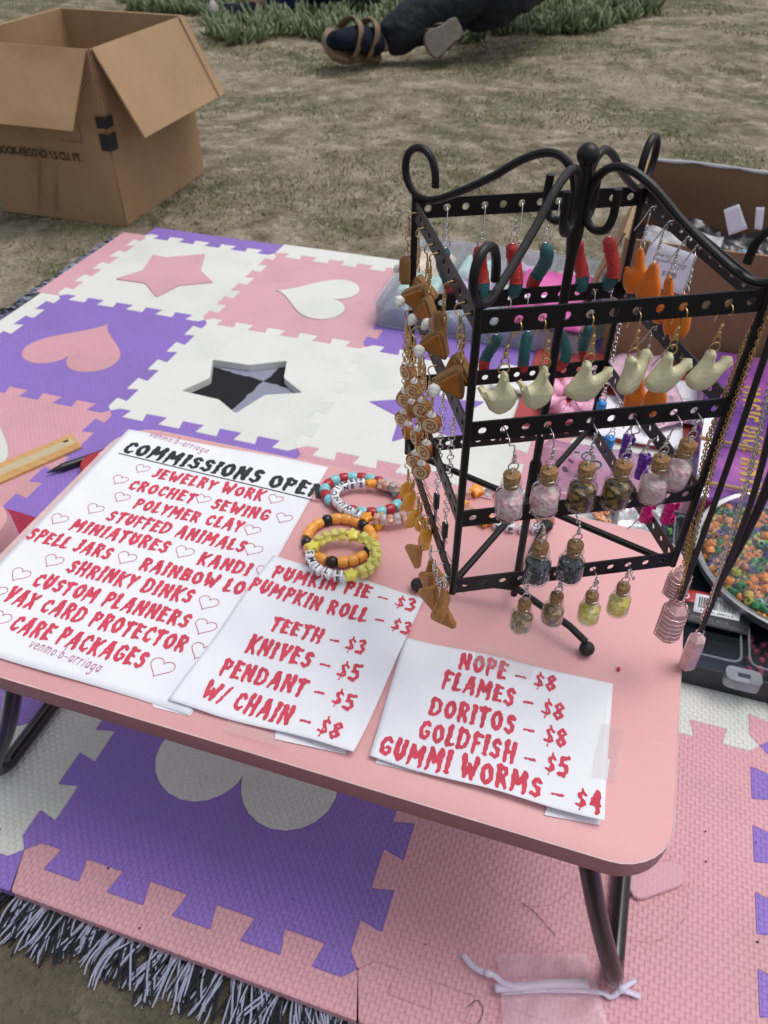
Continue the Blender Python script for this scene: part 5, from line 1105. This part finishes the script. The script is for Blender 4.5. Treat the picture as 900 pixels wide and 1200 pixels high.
# bead pack with silver rim
BX, BY, BR = 1.262, -.690, .118
bp_ = thing('bead_tin', 'round clear topped tin with silver rim full of orange and green beads', 'bead tin', (BX, BY, OZ))
m = MB(); m.lathe([(0, .0386), (BR - .004, .0386), (BR, .041), (BR + .002, .052), (BR + .004, .0535), (BR + .002, .0545), (BR - .003, .053), (BR - .005, .043), (0, .042)], (BX, BY, 0), 64); m.build('silver_pan', plain('brushed_tin', (.40, .40, .42), .35, .9, var=.1), bp_)
m = MB(); random.seed(3); mats_ = ['bd_' + q for q in 'oogglpbyd']
for k in range(1500):
    a_, r_ = random.uniform(0, 2 * pi), (BR - .008) * sqrt(random.random()); mi = random.randrange(9)
    m.lathe([(.0022, -.0034), (.0050, -.0018), (.0050, .0018), (.0022, .0034), (.0020, 0)], (BX + r_ * cos(a_), BY + r_ * sin(a_), .0452 + random.uniform(0, .0025)), 6, Matrix.Rotation(random.uniform(-1, 1), 3, 'X') @ Matrix.Rotation(random.uniform(-1, 1), 3, 'Y'), mi)
tag(m.build('bottom_beads', [M[q] for q in mats_], bp_, ang=60), 'lower layers of mixed pony beads', kind='stuff')
random.seed(11); k = 0; pts = []
while k < 290:
    x, y = random.uniform(-1, .55) * BR, random.uniform(-1, 1) * BR
    if x * x + y * y > (BR - .010) ** 2: continue
    if any((x - a_) ** 2 + (y - b__) ** 2 < .0074 ** 2 for a_, b__, _ in pts[-400:]) and random.random() < .93: continue
    pts.append((x, y, 0)); link('bead', PB[random.choice('ooooggglppbyedd')], bp_, Vector((x, y, .0125 + random.uniform(-.003, .006))), (random.uniform(-1, 1), random.uniform(-1, 1), 0), 1.22); k += 1
m = MB(); m.lathe([(BR - .006, .0535), (BR - .010, .0585), (BR * .8, .0600), (0, .0605)], (BX, BY, 0), 48); m.build('clear_cover', film('bag_film', (.97, .97, .98), .0, .12, .03, (.8, .8, .85), .0015, 40, .35), bp_, ang=180)

# ------------------------------------------------------------------ left side things
q = [at(0, 565, .004), at(96, 523, .004), at(83, 508, .004), at(-4, 543, .004)]; d = (q[1] - q[0]).normalized(); L0 = q[0] - d * .16; L1 = q[3] - d * .16
ru = thing('ruler', 'worn wooden ruler lying on the pink foam tile', 'ruler', q[1]); wd_ = NT('ruler_wood'); mp = wd_.n('Mapping'); wd_.l(wd_.co(), mp.inputs[0]); mp.inputs['Rotation'].default_value = (0, 0, -atan2(d.y, d.x)); mp.inputs['Scale'].default_value = (12, 170, 50)
wd_.base(wd_.ramp(wd_.noise(1, 5, .6, mp.outputs[0]), [(.3, (.46, .24, .075)), (.7, (.62, .38, .15))]), .4); hc = at(77, 517, .004)
m = MB(); m.prism([(p.x, p.y) for p in (L0, q[1], q[2], L1)], [[(hc.x + .0035 * cos(t), hc.y + .0035 * sin(t)) for t in [2 * pi * k / 12 for k in range(12)]]], ((.0006, 0), (.0036, 0), (.0042, .0005))); m.build('ruler_body', wd_.m, ru, ang=20)
ct = MB(); pr = Vector((-d.y, d.x, 0)); a = q[1] + pr * .017; ct.prism([(p.x, p.y) for p in (L0 + pr * .014, q[1] + pr * .014 - d * .002, q[1] + pr * .029 - d * .003, L0 + pr * .029)], [[(hc.x + .0037 * cos(t), hc.y + .0037 * sin(t)) for t in [2 * pi * k / 12 for k in range(12)]]], ((.0043, 0), (.0047, .0004))); ct.build('pale_centre_strip', plain('pale_wood', (.50, .42, .27), .4, var=.15, scale=30), ru)
mk = MB()
for k in range(90): p = q[1] - d * (.004 + k * .003175) + pr * .0005; ln = .0055 if k % 8 == 0 else .0035; mk.add([p + Vector((0, 0, .0046)), p + d * .0004 + Vector((0, 0, .0046)), p + d * .0004 + pr * ln + Vector((0, 0, .0046)), p + pr * ln + Vector((0, 0, .0046))], [(0, 1, 2, 3)])
mk.build('tick_marks', plain('faded_marks', (.16, .08, .03), .6), ru, smooth=False)
P = [at(55, 554, .006), at(66, 550, .006), at(72, 548, .006), at(128, 529, .006), at(150, 520, .006)]; m = MB(); m.tube([P[0], P[0].lerp(P[1], .3), P[1], P[2]], [.0008, .0014, .0036, .0046], 14); pn = thing('pen', 'black pen with pointed tip lying on the purple tile', 'pen', P[0]); m.build('tip', M['rubber'], pn)
m = MB(); m.tube([P[2], P[3], P[4]], [.0056, .0056, .0052], 16); m.build('barrel', M['b_black'], pn)
c = at(116, 541, .014); pk_ = thing('compact', 'round red compact with a white cat shape on its lid, beside the sign', 'compact', (c.x, c.y, 0)); m = MB(); m.lathe([(0, .001), (.0235, .001), (.0255, .003), (.0255, .0115), (.0240, .0135), (0, .014)], (c.x, c.y, 0), 36); m.build('lid', plain('red_enamel', (.36, .02, .03), .35, var=.1), pk_)
c2 = at(120, 537, .015); m = MB(); m.sphere((c2.x, c2.y, .0152), .0085, 16, (1.1, .9, .25)); [m.prism([(c2.x + s_ * .003, c2.y + .006), (c2.x + s_ * .009, c2.y + .013), (c2.x + s_ * .0088, c2.y + .003)], (), ((.0142, 0), (.0165, .0003))) for s_ in (-1, 1)]; c2 = at(112, 545, .015)
m.sphere((c2.x, c2.y, .0152), .0055, 12, (1.2, .8, .25)); m.build('white_cat_shape', plain('white_enamel', (.80, .76, .70), .3, var=.03), pk_, ang=50)
e1 = at(27, 640, .12); rd = Vector((e1.x - CAMLOC.x, e1.y - CAMLOC.y, 0)).normalized(); c = e1 + Vector((-rd.y, rd.x, 0)) * .037
cup = thing('cup', 'pink tumbler cut off by the left edge beside the table', 'tumbler', (c.x, c.y, 0)); m = MB(); m.lathe([(0, .001), (.0355, .001), (.037, .004), (.037, .128)], (c.x, c.y, 0), 40); m.build('cup_body', plain('dusty_pink_plastic', (.58, .29, .31), .35, var=.05), cup)
m = MB(); m.lathe([(.0378, .1285), (.0380, .136), (.0376, .16), (.035, .168), (0, .170)], (c.x, c.y, 0), 40); m.build('cup_lid', plain('pink_plastic_lid', (.62, .33, .35), .3, var=.05), cup)
cp_ = thing('pouch', 'dark crimson pouch between the pink tumbler and the sign', 'pouch', at(25, 625, .03)); q = [at(-60, 590, .03), at(8, 593, .03), at(46, 604, .03), at(40, 680, .03), at(-60, 700, .03)]; m = MB(); m.prism(rounded([(p.x, p.y) for p in q], .006, 4), (), ((.001, 0), (.025, 0), (.030, .004))); m.build('pouch_body', plain('crimson_fabric', (.30, .008, .045), .6, var=.1, bump=.0006), cp_)

# organza bag in front
ob = thing('organza_bag', 'empty sheer organza bag with a white ribbon by the right table leg', 'gift bag', at(640, 1160, 0)); q = [at(582, 1121, .003), at(686, 1119, .003), at(722, 1235, .003), at(592, 1240, .003)]
def obf(z): return lambda u, v: lerpq(q, u, v) + Vector((0, 0, z + .0022 * noise.noise(Vector((u * 6, v * 6, z * 900))) + (.003 if .25 < v < .42 else 0)))
for z in (.002, .0048): m = MB(); m.grid(obf(z), 30, 30); m.build('sheer_panel', M['organza'], ob, ang=180)
rib = plain('white_satin_ribbon', (.60, .54, .68), .35, var=.08)
def ribbon(path, w_, nm='ribbon', tilt=0):
    P = smoothpath([at(x, y, z) for x, y, z in path], 5); m = MB(); vs = []
    for k, p in enumerate(P): d = (P[min(k + 1, len(P) - 1)] - P[max(0, k - 1)]).normalized(); s_ = Vector((-d.y, d.x, .25 * sin(k * .7))).normalized() * w_ / 2; s_.z *= .3; vs += [p - s_, p + s_]
    m.add(vs, [(2 * k, 2 * k + 1, 2 * k + 3, 2 * k + 2) for k in range(len(P) - 1)]); m.build(nm, rib, ob, ang=30, thick=.00012)
ribbon([(542, 1118, .004), (552, 1130, .006), (564, 1138, .008), (578, 1142, .010), (592, 1153, .010), (612, 1157, .0085)], .0045); ribbon([(580, 1158, .009), (612, 1156, .0095), (650, 1153, .0095), (690, 1153, .008)], .0062); ribbon([(588, 1163, .0075), (640, 1160, .008), (700, 1162, .006), (716, 1168, .004), (730, 1158, .008), (745, 1148, .004)], .0040); ribbon([(726, 1160, .008), (736, 1162, .006), (751, 1168, .003)], .0045)
for c in (at(572, 1141, .009), at(729, 1159, .007)): m = MB(); m.sphere(c, .003, 8, (1.3, 1, .8)); m.build('knot', rib, ob, ang=180)
# hair and crumbs on the mat and table
hair = plain('dark_hair', (.04, .02, .015), .5)
for k, pth in enumerate(([(612, 1058), (628, 1070), (640, 1084), (651, 1096)], [(548, 1180), (560, 1172), (566, 1185), (560, 1200)])):
    m = MB(); m.tube(smoothpath([at(x, y, .0012) for x, y in pth], 6), .00025, 4); tag(m.build('hair', hair), 'thin dark hair lying on the pink foam tile, ' + ('beside the left of the leg' if k == 0 else 'left of the organza bag'), 'hair')
m = MB(); m.sphere(at(725, 784, H + .001), .0014, 8, (1, 1.6, .6)); tag(m.build('crumb', M['worm_red']), 'tiny dark red crumb on the table near the foot of the stand', 'crumb')
random.seed(21); m = MB()
for k in range(34):
    x, y = random.uniform(20, 890), random.uniform(860, 1190); p = at(x, y, .0008)
    if p.x > TX1 or p.y < TY0: m.sphere(p, random.uniform(.0005, .0011), 6, jit=.5)
tag(m.build('soil_crumbs', plain('dark_soil', (.05, .04, .03), .9), ang=180), 'scattered specks of soil on the foam tiles', 'soil', kind='stuff')

# ------------------------------------------------------------------ two people sitting on the ground, legs in view
GA = at(415, 80, -.02); vd = Vector((GA.x - CAMLOC.x, GA.y - CAMLOC.y, 0)).normalized()
def pp(x, y, dep=0, G0=None): return onplane(x, y, (G0 or GA) + vd * dep, vd)
def skinned(name, nodes, edges, mat, par, sub=2):
    """one continuous surface: nodes [(pos, radius)], edges; root = node 0"""
    off = wloc(par) if par else Vector((0, 0, 0)); me = bpy.data.meshes.new(name); me.from_pydata([tuple(Vector(p) - off) for p, r in nodes], edges, []); o = link(name, me, par)
    md = o.modifiers.new('skin', 'SKIN'); md.use_smooth_shade = True
    for k, (p, r) in enumerate(nodes):
        sv = me.skin_vertices[0].data[k]; sv.radius = (r, r) if not isinstance(r, tuple) else r; sv.use_root = (k == 0)
    s2 = o.modifiers.new('sub', 'SUBSURF'); s2.levels = sub; s2.render_levels = sub; me.materials.append(mat)
    if name in ('trousers', 'jeans', 'jacket'):
        tx = bpy.data.textures.new(name + '_folds', 'CLOUDS'); tx.noise_scale = .07; dm = o.modifiers.new('folds', 'DISPLACE'); dm.texture = tx; dm.strength = .035; dm.texture_coords = 'LOCAL'; s2.levels = s2.render_levels = 4
    return o
def cloth(name, c):
    t = NT(name); n = t.noise(9, 5, .6); t.base(t.ramp(n, [(.3, sc3(c, .75)), (.7, sc3(c, 1.3))]), .9, 0, .2); b_ = t.bump(t.noise(16, 4), .03, .8); t.bump(t.noise(700, 2), .0006, 1, b_); return t.m
dark = cloth('charcoal_trousers', (.028, .030, .038)); denim = cloth('blue_denim', (.022, .045, .12)); skin = plain('skin', (.42, .25, .18), .5); navy = cloth('navy_sock', (.010, .013, .026)); tan = plain('tan_leather', (.20, .135, .085), .6, var=.15, bump=.0008); topc = cloth('dark_jacket', (.03, .03, .035))
def body(par, pelvis, k1, a1, k2, a2, up):
    ch = pelvis + up * .45; nk = ch + up * .16; hd = nk + up * .16; sd_ = vd.cross(Vector((0, 0, 1))).normalized(); nodes = [(pelvis, (.11, .09)), (k1, .055), (a1, .036), (k2, .055), (a2, .036), (pelvis + up * .25, (.12, .09)), (ch, (.15, .09)), (nk, .05), (hd, .095), (ch + sd_ * .19, .05), (ch + sd_ * .22 - up * .28, .04), (ch + sd_ * .1 - up * .36 - vd * .2, .03), (ch - sd_ * .19, .05), (ch - sd_ * .22 - up * .28, .04), (ch - sd_ * .1 - up * .36 - vd * .2, .03)]
    return skinned('body', nodes, [(0, 1), (1, 2), (0, 3), (3, 4), (0, 5), (5, 6), (6, 7), (7, 8), (6, 9), (9, 10), (10, 11), (6, 12), (12, 13), (13, 14)], skin, par)
def sandal(par, heel, toe, up, mat_s, wk=1.0):
    d = (toe - heel); L = d.length; d.normalize(); s_ = d.cross(up).normalized(); up = s_.cross(d).normalized(); m = MB()
    def mp_(p): return heel + d * p.x + s_ * p.y * wk + up * p.z * (1 + (wk - 1) * .5)
    ol = [(-.02, -.03), (0, -.038), (L * .35, -.036), (L * .7, -.05), (L * .95, -.042), (L * 1.04, -.01), (L * 1.02, .02), (L * .9, .045), (L * .6, .042), (L * .3, .034), (0, .036), (-.02, .028)]
    m.prism(rounded(ol, .02, 4), (), ((-.024, .003), (-.020, 0), (-.004, 0), (0, .003)), M=mp_); so_ = m.build('sandal_sole', mat_s, par)
    for x in (L * .30, L * .62):
        m = MB(); rw = .046 if x > L * .5 else .042; hh = .088 if x < L * .5 else .080
        m.tube([mp_(Vector((x, -rw * cos(t), hh * sin(t)))) for t in [pi * q / 12 for q in range(13)]], .018, 8, flat=.22); m.build('strap', mat_s, so_, ang=180)
        m = MB(); p = mp_(Vector((x, rw * cos(.9), hh * sin(.9) + .004))); m.sphere(p, .010, 8, (1, 1, .7)); m.build('buckle', mat_s, so_, ang=180)
    return so_
pa = thing('person', 'seated person in charcoal trousers with strapped tan sandals over dark socks', 'person', GA)
ank = pp(440, 56, .05); knee = pp(580, -32, .12) ; pelv = pp(655, -60, .60); pelv.z = max(pelv.z, .12); ank2 = pp(548, 20, .22); knee2 = pp(602, -24, .05)
body(pa, pelv, knee, ank, knee2, ank2, Vector((.1, .2, 1)).normalized())
tr_ = skinned('trousers', [(pelv, (.17, .14)), (knee, .115), (ank.lerp(knee, .55), .098), (ank.lerp(knee, .05), .066), (knee2, .12), (ank2, .085), (pelv + Vector((0, .03, .16)), (.15, .12))], [(0, 1), (1, 2), (2, 3), (0, 4), (4, 5), (0, 6)], dark, pa)
jk = skinned('jacket', [(pelv + Vector((.02, .05, .15)), (.16, .13)), (pelv + Vector((.05, .1, .42)), (.18, .12))], [(0, 1)], topc, pa)
heel, toe = pp(436, 74, .02), pp(386, 66, -.06); toe.z = max(toe.z, .02)
heel = pp(440, 58, .03); toe = pp(384, 50, -.10)
foot = skinned('sock_foot', [(ank, .045), (heel - vd * .02 + Vector((0, 0, .03)), .048), (heel.lerp(toe, .45) - vd * .02 + Vector((0, 0, .03)), (.052, .046)), (heel.lerp(toe, .8) - vd * .012 + Vector((0, 0, .016)), (.056, .034)), (toe - vd * .005 + Vector((0, 0, .010)), (.044, .026))], [(0, 1), (1, 2), (2, 3), (3, 4)], navy, pa)
sandal(pa, heel + vd * .03, toe + vd * .03, (Vector((-.1, 0, .75)) - vd * .8), tan, 1.45)
h2, t2 = pp(532, 34, -.02), pp(500, 58, -.06); sole = sandal(pa, h2, t2, Vector((.2, 1, .25)), plain('grey_tan_sole', (.16, .13, .11), .7, var=.2)); skinned('sock_foot', [(ank2, .04), (h2 + vd * .04, .036), (t2 + vd * .035, .030)], [(0, 1), (1, 2)], navy, pa)
GB = at(270, 29, -.02); pb = thing('person', 'seated person in blue jeans with a dark canvas shoe, far back at the top', 'person', GB)
a_, k_, pv = pp(290, 4, .06, GB), pp(400, -30, .1, GB), pp(520, -50, .5, GB); pv.z = max(pv.z, .12); k2_ = pp(430, -70, .3, GB); a2_ = pp(350, -5, .35, GB)
body(pb, pv, k_, a_, k2_, a2_, Vector((.1, .2, 1)).normalized())
skinned('jeans', [(pv, (.17, .14)), (k_, .10), (a_ + (k_ - a_) * .15, .065), (k2_, .11), (a2_, .07)], [(0, 1), (1, 2), (0, 3), (3, 4)], denim, pb); skinned('jacket', [(pv + Vector((.02, .05, .12)), (.16, .13)), (pv + Vector((.05, .1, .42)), (.18, .12))], [(0, 1)], topc, pb)
hB, tB = pp(300, 14, .05, GB), pp(256, 14, -.02, GB)
sh = skinned('canvas_shoe', [(a_, .045), (hB, .042), (hB.lerp(tB, .5) + Vector((0, 0, -.005)), (.042, .040)), (tB, (.036, .034))], [(0, 1), (1, 2), (2, 3)], navy, pb)
m = MB(); d = (tB - hB).normalized(); s_ = Vector((0, 0, 1)); m.sphere(tB + d * .022, .040, 14, (.5, .8, 1.15)); m.build('pale_toe_cap', plain('pale_rubber', (.34, .32, .30), .6), sh, ang=180); m = MB(); m.tube([hB + Vector((0, 0, -.042)), hB.lerp(tB, .5) + Vector((0, 0, -.045)), tB + Vector((0, 0, -.036))], [.02, .022, .018], 8); m.build('shoe_sole', M['rubber'], sh)
